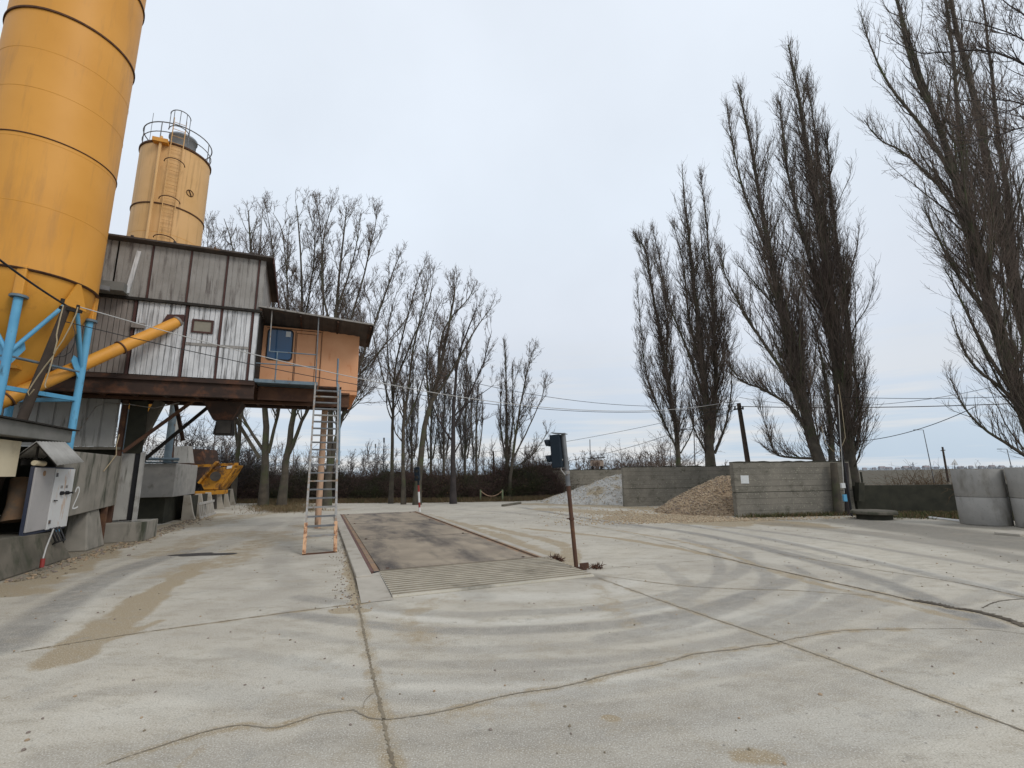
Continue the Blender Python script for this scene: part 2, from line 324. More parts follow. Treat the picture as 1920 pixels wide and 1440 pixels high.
tracks = [  # (pixels on the ground of the photograph, half width m, strength)
    ([(560, 1120), (800, 1150), (1000, 1148), (1160, 1135), (1300, 1105), (1390, 1070), (1400, 1035)], .13, .55),
    ([(540, 1150), (780, 1180), (1000, 1180), (1200, 1165), (1360, 1130), (1500, 1080)], .14, .75),
    ([(520, 1185), (760, 1215), (1000, 1215), (1230, 1195), (1420, 1155), (1600, 1090)], .10, .35),
    ([(420, 1220), (700, 1265), (960, 1270), (1200, 1250), (1450, 1205), (1700, 1110)], .12, .35),
    ([(380, 1290), (650, 1345), (960, 1355), (1300, 1310), (1600, 1240), (1900, 1130)], .16, .30),
    ([(300, 1400), (640, 1425), (1000, 1420), (1400, 1370), (1700, 1300), (1920, 1220)], .14, .25),
    ([(60, 1300), (200, 1240), (420, 1250), (640, 1290)], .14, .15),
    ([(980, 952), (1120, 975), (1300, 1000), (1480, 1040), (1650, 1090), (1850, 1170)], .20, .75),
    ([(1030, 950), (1200, 972), (1400, 1003), (1620, 1050), (1800, 1090), (1920, 1120)], .17, .6),
    ([(1080, 950), (1300, 980), (1500, 1005), (1750, 1045), (1920, 1075)], .14, .5),
    ([(1180, 955), (1400, 975), (1600, 1000), (1850, 1035), (1920, 1050)], .12, .3),
    ([(1280, 1010), (1380, 1040), (1440, 1080), (1400, 1120), (1290, 1165), (1130, 1200)], .13, .5),
    ([(1420, 1020), (1560, 1050), (1620, 1090), (1560, 1140), (1420, 1190), (1200, 1230)], .13, .35),
    ([(1240, 1060), (1290, 1100), (1280, 1140)], .12, .35),
    ([(1690, 1100), (1760, 1150), (1790, 1190)], .14, .35),
    ([(0, 1215), (90, 1150), (170, 1100), (260, 1060), (360, 1030)], .30, .85),
    ([(40, 1130), (160, 1075), (260, 1040)], .12, .3),
    ([(560, 1100), (520, 1060), (540, 1010), (560, 970)], .25, .3),
    ([(640, 1110), (740, 1140), (900, 1160)], .08, .3),
    ([(720, 1245), (1000, 1245), (1240, 1225), (1460, 1175), (1640, 1110), (1700, 1080)], .11, .45),
    ([(660, 1300), (960, 1310), (1260, 1275), (1540, 1215), (1800, 1130), (1900, 1090)], .13, .4),
    ([(600, 1385), (960, 1390), (1330, 1345), (1660, 1270), (1900, 1185)], .15, .38),
    ([(100, 1420), (500, 1440)], .2, .3), ([(760, 1420), (1100, 1438), (1450, 1410), (1800, 1340)], .14, .3),
    ([(1480, 1060), (1530, 1090), (1510, 1130), (1400, 1175)], .10, .5), ([(1330, 1020), (1350, 1070), (1290, 1120), (1160, 1150)], .10, .45),
    ([(100, 1320), (250, 1290), (420, 1300), (600, 1340)], .14, .3), ([(220, 1110), (330, 1060), (420, 1020), (520, 980)], .35, .35), ([(860, 955), (1000, 965), (1200, 990)], .2, .35),
    ([(700, 1100), (860, 1085), (1000, 1075), (1060, 1070)], .35, .55),
    ([(1075, 1080), (1000, 1040), (930, 1010)], .25, .5),
]
for px, w, st in tracks:
    Pl = smooth_line(px); d = segdist(X, Y, Pl)+wob*.4
    st = min(1, st*(1.3 if px[0][1] < 1070 else 1.05)); rub = np.maximum(rub, st*(1-sstep(w*.55, w*1.35, d))*(.65+.5*fbm(X, Y, .5, 9)))
pale = np.zeros_like(X)
for px, w, st in [([(620, 1135), (850, 1165), (1050, 1162), (1250, 1140)], .10, .6), ([(560, 1240), (800, 1290), (1100, 1285), (1400, 1230)], .2, .45),
                  ([(1300, 985), (1500, 1020), (1700, 1065), (1900, 1110)], .12, .6), ([(120, 1160), (240, 1080), (400, 1040)], .25, .5), ([(750, 1110), (960, 1120), (1160, 1110)], .2, .5),
                  ([(1210, 1180), (1420, 1150), (1520, 1120)], .18, .4), ([(1400, 1380), (1700, 1340), (1900, 1290)], .3, .3), ([(200, 1340), (420, 1290), (560, 1280)], .3, .3), ([(1120, 1110), (1180, 1090)], .2, .5)]:
    pale = np.maximum(pale, st*(1-sstep(w*.4, w*1.6, segdist(X, Y, smooth_line(px))+wob*.5)))
sand = np.zeros_like(X)
for px, w, st in [([(120, 1235), (200, 1185), (260, 1130), (330, 1090), (370, 1060)], .24, .72), ([(150, 1215), (230, 1190), (300, 1165)], .12, .6), ([(330, 1075), (420, 1050), (520, 1000)], .5, .45), ([(380, 985), (480, 965), (640, 955)], .8, .45),
                  ([(1040, 955), (1200, 965), (1380, 975), (1500, 985)], .9, .75), ([(1190, 972), (1350, 980)], 1.2, .8), ([(800, 965), (950, 1010), (1050, 1050)], .28, .55), ([(850, 1000), (980, 1000), (1080, 1000)], .3, .3),
                  ([(840, 1120), (760, 1160), (800, 1200)], .2, .35), ([(1120, 1100), (1140, 1130), (1180, 1170)], .18, .3), ([(645, 975), (660, 1050), (672, 1130)], .15, .75), ([(640, 1145), (680, 1145)], .12, .8), ([(900, 1060), (1040, 1090)], .3, .2),
                  ([(820, 1340), (900, 1350), (1000, 1330)], .12, .25), ([(1390, 1415), (1440, 1420)], .09, .7), ([(1140, 1347), (1150, 1348)], .05, .8), ([(330, 1440), (380, 1400)], .06, .4),
                  ([(0, 1110), (120, 1062), (240, 1010), (400, 965)], .6, .85), ([(300, 1040), (420, 1000), (560, 1010)], .6, .42), ([(560, 985), (640, 990)], .5, .5), ([(900, 985), (1050, 1020), (1060, 1060)], .2, .6), ([(1000, 945), (1150, 950), (1300, 960)], .8, .8), ([(1100, 985), (1300, 1020), (1480, 1080), (1800, 1160)], .10, .5), ([(980, 990), (1160, 1010), (1330, 1040)], .14, .7)]:
    sand = np.maximum(sand, st*(1-sstep(w*.5, w*1.5, segdist(X, Y, smooth_line(px, 4))+(fbm(X, Y, .6, 21)-.5)*w*1.5)))
for px, w, st in [([(648, 1000), (662, 1070), (672, 1130), (694, 1240), (712, 1320), (740, 1445)], .07, .42), ([(40, 1222), (220, 1193), (400, 1168), (560, 1146), (690, 1130)], .05, .4), ([(1120, 1083), (1250, 1130), (1460, 1202), (1700, 1290), (1930, 1375)], .055, .42),
                  ([(200, 1432), (330, 1390), (440, 1362), (520, 1362), (600, 1340), (665, 1330), (700, 1345), (760, 1345), (860, 1328), (960, 1302), (1080, 1282), (1200, 1252), (1320, 1225), (1460, 1205), (1560, 1185), (1700, 1180)], .055, .42),
                  ([(1330, 1040), (1480, 1075), (1640, 1110), (1740, 1132), (1840, 1150), (1930, 1178)], .08, .5), ([(1130, 1080), (1300, 1100), (1500, 1108), (1640, 1118)], .04, .38), ([(1460, 1038), (1600, 1062), (1780, 1090), (1930, 1122)], .05, .38)]:
    sand = np.maximum(sand, st*(1-sstep(w*.5, w*2.0, segdist(X, Y, smooth_line(px, 8)))))
dirt_shade = sstep(.0, 1, np.zeros_like(X))
for px, w, st in [([(1600, 978), (1750, 996), (1920, 1022)], 1.25, 1.0), ([(1450, 982), (1700, 1008), (1920, 1050)], .5, .6), ([(1380, 972), (1560, 978)], .4, .6), ([(40, 1085), (160, 1030), (270, 990)], .28, .7), ([(990, 1046), (1060, 1072), (1110, 1082)], .22, .75), ([(1078, 1070), (1086, 1072)], .13, .8), ([(572, 1036), (630, 1030)], .09, .6), ([(575, 1000), (640, 1000)], .45, .42), ([(596, 992), (602, 993)], .25, .7), ([(1790, 985), (1900, 992)], .5, .9), ([(850, 1085), (900, 1120)], .2, .35)]:  # yard dirt; patches at signal, stair, post and rings also paint contact shade
    dirt_shade = np.maximum(dirt_shade, st*(1-sstep(w*.6, w*1.3, segdist(X, Y, smooth_line(px, 4))+(fbm(X, Y, 1.2, 31)-.5)*w*.9)))
# concrete yard area : bounded by the thicket at the back, the plant on the left and the bunkers on the right
back = np.interp(X.ravel(), [-60, -20, -12, -4, 0, 3, 6, 12, 40], [34, 33, 31.5, 31, 31, 33, 37, 40, 20]).reshape(X.shape)
back = np.where(X > 13, np.interp(X.ravel(), [13, 15, 18, 40], [19.5, 18, 16.5, 13]).reshape(X.shape), back)
left = (X*AX[0]+Y*AX[1])
yard = (1-sstep(-.3, .3, Y-back+(fbm(X, Y, 2, 41)-.5)*1.5))*sstep(-6.6, -5.2, left+(fbm(X, Y, 2, 43)-.5))
yard = np.maximum(yard, 0)
Z = -0.35*sstep(60, 400, np.hypot(X, Y))*0 + (fbm(X, Y, 9, 51)-.5)*.0
V = np.stack([X, Y, Z], -1).reshape(-1, 3); ny, nx = X.shape
i = np.arange(ny-1)[:, None]; j = np.arange(nx-1)[None, :]
Fq = np.stack([i*nx+j, i*nx+j+1, (i+1)*nx+j+1, (i+1)*nx+j], -1).reshape(-1, 4)
def ground_material():
    m = bpy.data.materials.new('yard_ground'); m.use_nodes = True; t = m.node_tree; N = t.nodes; K = t.links.new
    b = N['Principled BSDF']; b.inputs['Roughness'].default_value = .9; b.inputs['Specular IOR Level'].default_value = .25
    g = N.new('ShaderNodeNewGeometry')
    def noise(sc, det=6, ro=.55, stretch=None):
        n = N.new('ShaderNodeTexNoise'); n.inputs['Scale'].default_value = sc; n.inputs['Detail'].default_value = det; n.inputs['Roughness'].default_value = ro
        if stretch:
            mp = N.new('ShaderNodeMapping'); mp.inputs['Scale'].default_value = stretch; mp.inputs['Rotation'].default_value = (0, 0, .3); K(g.outputs['Position'], mp.inputs[0]); K(mp.outputs[0], n.inputs[0])
        else: K(g.outputs['Position'], n.inputs[0])
        return n.outputs[0]
    def rng(s, a, b_, c=0, d=1):
        r = N.new('ShaderNodeMapRange'); r.inputs[1].default_value = a; r.inputs[2].default_value = b_; r.inputs[3].default_value = c; r.inputs[4].default_value = d; K(s, r.inputs[0]); return r.outputs[0]
    def mixc(f, a, c, bt='MIX'):
        x = N.new('ShaderNodeMixRGB'); x.blend_type = bt
        for i_, s in ((0, f), (1, a), (2, c)):
            if isinstance(s, (tuple, float, int)): x.inputs[i_].default_value = s if not isinstance(s, tuple) else rgba(s)
            else: K(s, x.inputs[i_])
        return x.outputs[0]
    def mth(op, a, c):
        x = N.new('ShaderNodeMath'); x.operation = op; x.use_clamp = True
        for i_, s in ((0, a), (1, c)):
            if isinstance(s, (float, int)): x.inputs[i_].default_value = s
            else: K(s, x.inputs[i_])
        return x.outputs[0]
    def attr(n_):
        a = N.new('ShaderNodeAttribute'); a.attribute_name = n_; return a.outputs['Fac']
    base = mixc(rng(noise(.35, 5), .35, .65), (.475, .43, .35), (.365, .33, .275))
    base = mixc(rng(noise(1.3, 7), .45, .75, 0, .8), base, (.52, .485, .41))
    base = mixc(rng(noise(2.1, 9, .7, (1, 2.2, 1)), .5, .72, 0, .7), base, (.26, .225, .17))
    n_f = noise(45, 3, .7)
    rubf = mth('MULTIPLY', attr('rubber'), rng(noise(6, 8, .7), .25, .6, .45, 1))
    base = mixc(mth('MULTIPLY', attr('pale'), .75), base, (.60, .575, .51))
    base = mixc(mth('MULTIPLY', rubf, .95), base, (.16, .152, .14))
    ns_ = N.new('ShaderNodeMath'); ns_.operation = 'MULTIPLY_ADD'; K(noise(3.5, 10, .72), ns_.inputs[0]); ns_.inputs[1].default_value = 1.5; ns_.inputs[2].default_value = -.75
    sa_ = N.new('ShaderNodeMath'); sa_.operation = 'ADD'; K(attr('sand'), sa_.inputs[0]); K(ns_.outputs[0], sa_.inputs[1])
    sf = mth('MULTIPLY', rng(sa_.outputs[0], .22, .55), rng(attr('sand'), .02, .3))
    base = mixc(sf, base, (.31, .245, .155))
    sp = mth('MULTIPLY', rng(n_f, .60, .66), rng(attr('sand'), .1, .8, .12, .8))
    base = mixc(sp, base, (.50, .42, .30))
    base = mixc(mth('MULTIPLY', attr('dirt_shade'), .85), base, (.15, .135, .11))
    # scattered small patches and specks
    base = mixc(rng(noise(1.7, 12, .78, (1, 1.6, 1)), .52, .62, 0, .55), base, (.315, .27, .20))
    base = mixc(rng(noise(2.6, 12, .8), .56, .64, 0, .5), base, (.24, .225, .195))
    base = mixc(rng(noise(8, 10, .8), .30, .42, .35, 0), base, (.56, .545, .49))
    base = mixc(rng(noise(3.3, 9, .8), .60, .68, 0, .7), base, (.27, .215, .14))
    base = mixc(rng(noise(24, 6, .8), .56, .66, 0, .55), base, (.22, .195, .155))
    base = mixc(rng(noise(11, 6, .8), .62, .68, 0, .6), base, (.25, .215, .165))
    base = mixc(rng(n_f, .36, .30, 0, .45), base, (.26, .25, .23))
    base = mixc(rng(noise(90, 2, .6), .56, .66, 0, .6), base, (.66, .64, .58))
    base = mixc(rng(noise(90, 2, .6), .44, .35, 0, .55), base, (.20, .18, .15))
    vo = N.new('ShaderNodeTexVoronoi'); vo.inputs['Scale'].default_value = 5; K(g.outputs['Position'], vo.inputs[0])
    base = mixc(rng(vo.outputs[0], .055, .04, 0, .6), base, (.13, .12, .11))
    soil = mixc(rng(noise(.8, 8), .4, .6), (.12, .095, .065), (.19, .15, .095))
    field = mixc(rng(noise(.05, 6, .6, (.25, 3, 1)), .42, .60), (.085, .066, .044), (.058, .056, .034))
    field = mixc(rng(noise(.4, 8, .7), .5, .66, 0, .8), field, (.12, .085, .05))
    sp_ = N.new('ShaderNodeSeparateXYZ'); K(g.outputs['Position'], sp_.inputs[0])
    soil = mixc(rng(sp_.outputs[1], 34, 40), soil, field)
    col = mixc(attr('yard'), soil, base)
    K(col, b.inputs['Base Color'])
    bp = N.new('ShaderNodeBump'); bp.inputs['Strength'].default_value = .35; bp.inputs['Distance'].default_value = .006
    hsum = N.new('ShaderNodeMath'); hsum.operation = 'ADD'; K(noise(60, 5, .7), hsum.inputs[0]); K(noise(7, 6), hsum.inputs[1]); K(hsum.outputs[0], bp.inputs['Height']); K(bp.outputs[0], b.inputs['Normal'])
    MATS['yard_ground'] = m
ground_material()
ground = rawmesh('ground', V, Fq, 'yard_ground', smooth=False)
tag(ground, 'wide grey concrete yard with tyre marks running out to brown fields', 'ground', kind='structure')
for nm, arr in (('rubber', rub), ('pale', pale), ('sand', sand), ('dirt_shade', dirt_shade), ('yard', yard)):
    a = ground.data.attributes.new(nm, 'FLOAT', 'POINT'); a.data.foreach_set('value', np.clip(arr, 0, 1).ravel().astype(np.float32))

def strip(px, w, mat, name, label, z=.004, jit=.35, seed=1, wvar=.9):
    w = w*.6
    P = smooth_line(px, 10); r = np.random.default_rng(seed); n = max(8, int(np.hypot(*(P[1:]-P[:-1]).T).sum()/.02))
    s = np.r_[0, np.cumsum(np.hypot(*(P[1:]-P[:-1]).T))]; t = np.linspace(0, s[-1], n); Q = np.c_[np.interp(t, s, P[:, 0]), np.interp(t, s, P[:, 1])]
    T = np.gradient(Q, axis=0); T /= np.linalg.norm(T, axis=1, keepdims=True); Nn = np.c_[-T[:, 1], T[:, 0]]
    lowf = np.interp(np.arange(n), np.arange(0, n+12, 12), r.normal(0, jit*w*1.5, len(np.arange(0, n+12, 12))))
    wl = w/2*(1+wvar*r.normal(0, .6, n)).clip(.05, 3); wr = w/2*(1+wvar*r.normal(0, .6, n)).clip(.15, 3)
    A_ = Q+Nn*(lowf+wl)[:, None]; B_ = Q+Nn*(lowf-wr)[:, None]
    V_ = np.zeros((2*n, 3)); V_[:n, :2] = A_; V_[n:, :2] = B_; V_[:, 2] = z
    k = np.arange(n-1); F_ = np.stack([k, k+n, k+n+1, k+1], -1)
    return tag(rawmesh(name, V_, F_, mat, smooth=False), label, 'ground', kind='structure')
strip([(648, 1000), (662, 1070), (672, 1130), (694, 1240), (712, 1320), (740, 1445)], .035, 'joint_dirt', 'paving_joint', 'long dirt filled joint running from the weighbridge to the viewer', seed=1, jit=.15)
strip([(40, 1222), (220, 1193), (400, 1168), (560, 1146), (690, 1130)], .022, 'joint_dirt', 'paving_joint', 'slab joint crossing left from the weighbridge corner', seed=2, jit=.1)
strip([(1120, 1083), (1250, 1130), (1460, 1202), (1700, 1290), (1930, 1375)], .026, 'crack_dirt', 'paving_joint', 'slab joint running to the lower right', seed=3, jit=.15)
strip([(200, 1432), (330, 1390), (440, 1362), (520, 1362), (600, 1340), (665, 1330)], .018, 'crack_dirt', 'paving_crack', 'crack wandering over the left slab', seed=4, jit=.6)
strip([(665, 1330), (700, 1345), (760, 1345), (860, 1328), (960, 1302), (1080, 1282), (1200, 1252), (1320, 1225), (1460, 1205)], .024, 'crack_dirt', 'paving_crack', 'crack crossing the middle slabs', seed=5, jit=.6)
strip([(1460, 1205), (1560, 1185), (1700, 1180), (1840, 1180), (1930, 1190)], .014, 'crack_dirt', 'paving_crack', 'faint crack on the right slab', seed=6, jit=.5)
strip([(680, 1328), (686, 1312), (700, 1300)], .012, 'crack_dirt', 'paving_crack', 'short branching crack', seed=7, jit=.5)
strip([(1330, 1040), (1480, 1075), (1640, 1110), (1740, 1132), (1840, 1150), (1930, 1178)], .05, 'dark_crack', 'paving_joint', 'dark wide joint in the right of the yard', seed=8, jit=.3)
strip([(1700, 1124), (1800, 1140), (1860, 1155), (1930, 1176)], .15, 'dark_crack', 'paving_joint', 'broken dark edge of the right slabs', seed=9, jit=.3, z=.008)
strip([(1840, 1140), (1870, 1128), (1930, 1122)], .03, 'dark_crack', 'paving_crack', 'crack at the right edge', seed=10)
strip([(1130, 1080), (1300, 1100), (1500, 1108), (1640, 1118)], .02, 'crack_dirt', 'paving_joint', 'joint right of the leaning signal', seed=11)
strip([(1120, 1068), (1200, 1060), (1330, 1050)], .014, 'crack_dirt', 'paving_crack', 'fine joint behind the signal', seed=12)
strip([(1460, 1038), (1600, 1062), (1780, 1090), (1930, 1122)], .022, 'dark_crack', 'paving_joint', 'far joint in the right of the yard', seed=13)
strip([(900, 950), (1040, 975), (1200, 1005), (1330, 1040)], .03, 'crack_dirt', 'paving_joint', 'joint past the far end of the weighbridge', seed=14)
strip([(480, 1034), (560, 1024), (640, 1016)], .012, 'crack_dirt', 'paving_crack', 'joint under the stair', seed=15)
def treads(px, w, name, label, seed):
    P = smooth_line(px, 10); s = np.r_[0, np.cumsum(np.hypot(*(P[1:]-P[:-1]).T))]; n = int(s[-1]/.062); t = np.linspace(0, s[-1], n); Q = np.c_[np.interp(t, s, P[:, 0]), np.interp(t, s, P[:, 1])]
    T = np.gradient(Q, axis=0); T /= np.linalg.norm(T, axis=1, keepdims=True); Nn = np.c_[-T[:, 1], T[:, 0]]; r = np.random.default_rng(seed); V_ = []
    for side in (-1, 1):
        for k in range(n):
            if vnoise(Q[k:k+1, 0], Q[k:k+1, 1], .35, seed)[0] < .5: continue
            c = Q[k]+Nn[k]*side*w; a = T[k]*.014*r.uniform(.4, 1.2); b = Nn[k]*.022*r.uniform(.4, 1.3)+T[k]*.01*side
            V_ += [(*(c-a-b), .0045), (*(c+a-b), .0045), (*(c+a+b), .0045), (*(c-a+b), .0045)]
    V_ = np.array(V_); tag(rawmesh(name, V_, np.arange(len(V_)).reshape(-1, 4), 'tread_dust', smooth=False), label, 'ground', kind='structure')
def blob(cx, cy, rx, ry, mat, name, label, z, seed, a=0, kind='structure'):
    r = np.random.default_rng(seed); n = 40; th = np.linspace(0, 2*np.pi, n, endpoint=False); rr = 1+.18*np.interp(th, np.linspace(0, 2*np.pi, 11), np.r_[(q := r.normal(0, 1, 10)), q[0]])
    x = rx*rr*np.cos(th); y = ry*rr*np.sin(th); mb = MB(); ca, sa = math.cos(a), math.sin(a)
    mb.add([(cx+p*ca-q*sa, cy+p*sa+q*ca, z) for p, q in zip(x, y)], [tuple(range(n))])
    o = mb.build(name, mat); return tag(o, label, 'puddle', kind=kind)
p_ = G(368, 1040); blob(p_[0], p_[1], .62, .24, 'water', 'puddle', 'dark shallow puddle on the concrete left of the steel stair', .006, 3, .18)

# ================================================================ WEIGHBRIDGE
sc0 = xy(2.6, 8.95)
wb = empty('weighbridge', sc0, 'rusty steel truck weighbridge deck set flush in the concrete yard', 'weighbridge')
U0, U1, V0, V1 = .93, 4.2, 8.95, 22.6
m = MB(); m.box(U0+.16, U1-.14, V0+.10, V1-.1, -.05, .050)
m.build('deck', 'deck_steel', wb)
m = MB(); m.box(U0+.06, U0+.16-.003, V0+.1, V1-.1, -.05, .036); m.build('edge_plate', 'deck_rust', wb)
m = MB(); m.box(U1-.137, U1-.04, V0+.1, V1-.1, -.05, .036); m.build('edge_plate', 'deck_rust', wb)
m = MB(); m.box(U0+.16, U1-.14, V0+.103, V0+.55, .053, .056); m.build('end_plate', 'deck_steel', wb)
m = MB()
m.box(U0-.02, U0+.035, V0, V1, 0, .066); m.box(U0+.036, U1-.021, V0+.0, V0+.04, 0, .018); m.box(U0+.036, U1-.021, V1-.04, V1, 0, .05)
m.build('frame', 'red_steel', wb); m = MB(); m.box(U1-.02, U1+.035, V0, V1, 0, .062); m.build('frame', 'deck_rust', wb)
m = MB(); m.box(U0+.036, U1-.021, V0+.042, V0+.098, 0, .045); m.box(U0+.036, U0+.06, V0+.1, V1-.1, 0, .01); m.box(U1-.039, U1-.021, V0+.1, V1-.1, 0, .01)
m.build('gap_lining', 'black', wb)
for uu in (U0+.3, U1-.3):
    for vv in (V0+.22, V0+4.6, V0+9.1, V1-.4):
        m = MB(); c = xy(uu, vv); m.lathe(c, [(.0001, .066), (.03, .066), (.035, .056), (.035, .05)], 12); m.build('bolt', 'dark_rust', wb)
for vv in (V0+4.5, V0+9.0):
    m = MB(); m.box(U0+.17, U1-.15, vv, vv+.015, .0505, .053); m.build('seam', 'black_edge', wb)
m = MB(); m.box(U0-.28, U0-.022, V0-.35, V1+.1, 0, .075); tag(m.build('kerb', 'kerb_concrete', bevel=.015), 'raised pale concrete kerb along the left side of the weighbridge', 'kerb')
m = MB(); m.box(U1+.037, U1+.22, V0-.1, V1+.1, 0, .06); tag(m.build('kerb', 'kerb_concrete', bevel=.015), 'raised narrow concrete kerb along the right side of the weighbridge', 'kerb')
# ribbed ramp in front: ridged concrete
m = MB(); nrib = 13; vs = []; RV0, RV1 = 7.2, 8.93
prof = []
for k in range(nrib):
    a = RV0+(RV1-RV0)*k/nrib; w = (RV1-RV0)/nrib; zz = .01+.03*k/nrib
    prof += [(a, zz), (a+w*.12, zz+.02), (a+w*.62, zz+.022), (a+w*.75, zz)]
prof.append((RV1, .03))
u_l, u_r = U0+.12, U1+.15
vs = [xy(u_l, a, z) for a, z in prof]+[xy(u_r, a, z) for a, z in prof]; n_ = len(prof)
m.add(vs, [(k, n_+k, n_+k+1, k+1) for k in range(n_-1)])
m.add([xy(u_l, RV0, 0), xy(u_r, RV0, 0), xy(u_r, RV0, .01), xy(u_l, RV0, .01)], [(0, 1, 2, 3)])
m.add([xy(u_r, RV0, 0), xy(u_r, RV1, 0), xy(u_r, RV1, .03), xy(u_r, RV0, .01)], [(0, 1, 2, 3)])
rr_ = m.build('ribbed_ramp', 'ramp_concrete'); m = MB()
for k in range(nrib):
    a = RV0+(RV1-RV0)*k/nrib; w = (RV1-RV0)/nrib; zz = .01+.03*k/nrib+.006; m.box(u_l+.01, u_r-.01, a+w*.60, a+w*1.04, zz+.012, zz+.0245)
m.build('groove_dirt', 'groove_dirt', rr_)
tag(rr_, 'ribbed concrete ramp leading up to the near end of the weighbridge', 'ramp')
m = MB(); m.add([xy(.62, 7.1, .006), xy(u_l-.002, 7.1, .006), xy(u_l-.002, 8.9, .055), xy(.65, 8.6, .05)], [(0, 1, 2, 3)])
tag(m.build('concrete_apron', 'kerb_concrete'), 'smooth concrete haunch at the left side of the ribbed ramp', 'ground', kind='structure')
# kerb at far right end, little slab step near thicket
q = xy(8.8, 26.6); m = MB(); m.bar(G(943, 948, .05), G(975, 943, .05), .2, .12); tag(m.build('kerb', 'old_concrete', bevel=.02), 'low dark concrete kerb stub at the far edge of the yard', 'kerb')

# ================================================================ TRAFFIC SIGNALS
def signal(base, top, name_label, near=True):
    base = np.array(base, float); top = np.array(top, float); ax = (top-base)/np.linalg.norm(top-base)
    t = empty('traffic_signal', base, name_label, 'traffic light')
    L_ = np.linalg.norm(top-base)
    if near:
        m = MB(); m.tube([base, base+ax*L_*.62], .038, 12); m.build('pole', 'rust', t)
        m = MB(); m.tube([base+ax*L_*.60, top], .043, 12); m.build('pole', 'grey_metal', t)
        m = MB(); m.wbox(base+np.array([0, 0, .005]), .30, .22, .02, .3)
        for sx in (-1, 1):
            for sy in (-1, 1): m.tube([base+np.array([sx*.11, sy*.07, .02]), base+np.array([sx*.11, sy*.07, .055])], .012, 6)
        m.build('base_plate', 'rust', t)
        m = MB(); m.bar(base+np.array([.06, -.03, .06]), base+np.array([.22, .0, .07]), .03, .10); m.build('base_bracket', 'rust', t)
        # clamp and cable loop
        m = MB(); c = base+ax*L_*.70; m.tube([c-ax*.03, c+ax*.03], .052, 12); m.build('clamp', 'galv', t)
        c2 = base+ax*L_*.36; m = MB(); m.tube([c2-ax*.02, c2+ax*.02], .05, 10); m.bar(c2, c2+np.array([-.09, 0, 0]), .02); m.build('clamp', 'rust', t)
        lp = [base+ax*(L_*.80)+np.array([-.06, -.04, 0]), base+ax*(L_*.77)+np.array([-.11, -.05, 0]), base+ax*(L_*.72)+np.array([-.11, -.05, 0]), base+ax*(L_*.68)+np.array([-.04, -.04, 0])]
        m = MB(); m.tube(lp, .008, 6); m.build('cable', 'cable_white', t)
    side = np.array([-.93, .36, 0]) if near else np.array([0, -1.0, 0]); side /= np.linalg.norm(side)
    a = np.cross(ax, side); a /= np.linalg.norm(a); s = np.cross(a, ax)
    H = .62 if near else .60; w = .24; dp = .20
    c0 = top-ax*(H+.02)+s*(.05)
    P = []
    for z in (0, H):
        for x, y in ((0, -1), (1, -1), (1, 1), (0, 1)): P.append(c0+s*(x*dp)+a*(y*w/2)+ax*z)
    m = MB(); m.hexa(P); m.build('housing', 'signal_black', t, bevel=.02)
    m = MB(); m.bar(top-ax*.02-s*.05, top+ax*.02+s*dp*1.05, w*1.02, .015, upv=tuple(ax)); m.build('rain_cap', 'grey_metal', t)
    for k, zz in enumerate((H*.26, H*.74)):
        c = c0+s*(dp)+ax*zz; n = 14; vs = []; fs = []
        for i_ in range(n+1):   # visor hood: part cylinder open below
            th = -.15*math.pi+1.3*math.pi*i_/n
            o_ = a*math.cos(th)*.085+ax*math.sin(th)*.085
            vs += [c+o_, c+o_+s*(.10+.03*math.sin(th))]
        fs = [(2*i_, 2*i_+1, 2*i_+3, 2*i_+2) for i_ in range(n)]
        m = MB(); m.add(vs, fs, True); v_ = m.build('visor', 'signal_black', t); md = v_.modifiers.new('t', 'SOLIDIFY'); md.thickness = .006
        m = MB(); m.tube([c-s*.01, c+s*.015], .07, 20); m.build('lens', 'lens_dark' if near or k == 0 else 'lens_dark', t)
    return t
B_ = G(1081, 1068); signal(B_, D(1056, 812, B_[1]+.02), 'leaning two-lamp traffic signal on a rusty pole right of the weighbridge')
B2 = G(787, 962); T2_ = D(783, 876, B2[1]); t2 = signal(B2, T2_, 'small traffic signal on a red and white post beyond the weighbridge', near=False)
h2 = T2_[2]; segs = [(0, .25, 'white'), (.25, .48, 'red_paint'), (.48, .95, 'white'), (.95, 1.25, 'red_paint'), (1.25, h2, 'signal_black')]
for a, b, mt in segs:
    m = MB(); d = (T2_-B2)/h2; m.tube([B2+d*a, B2+d*b], .045, 10); m.build('post_band', mt, t2)

# ================================================================ PLANT BUILDING
FV = 15.4
pb = empty('batching_plant', xy(-4.5, 16.4), 'raised concrete batching plant clad in grimy white and grey corrugated sheets', 'industrial building')
def clad(name, mat, u0, u1, z0, z1, v, pitch=.125, depth=.03, parent=pb, facing='v', z1b=None):
    """real corrugation: narrow grooves between flat bands. facing 'v': sheet faces the yard camera side, 'u': faces +u"""
    m = MB(); n = max(1, int(round((u1-u0)/pitch))); p = (u1-u0)/n; pr = []
    for k in range(n):
        a = u0+k*p; pr += [(a, 0), (a+p*.84, 0), (a+p*.87, depth), (a+p*.97, depth)]
    pr.append((u1, 0))
    def pt(a, d, z): return xy(a, v+d, z) if facing == 'v' else xy(v-d, a, z)
    nn = len(pr); z1b = z1 if z1b is None else z1b
    top = [z1+(z1b-z1)*(a-u0)/(u1-u0) for a, _ in pr]
    m.add([pt(a, d, z0) for a, d in pr]+[pt(a, d, t_) for (a, d), t_ in zip(pr, top)], [(k, k+1, nn+k+1, nn+k) for k in range(nn-1)])
    o = m.build(name, mat, parent); md = o.modifiers.new('t', 'SOLIDIFY'); md.thickness = .004; md.offset = 0
    return o
seam_u = [-5.02, -4.0, -3.06, -2.14]
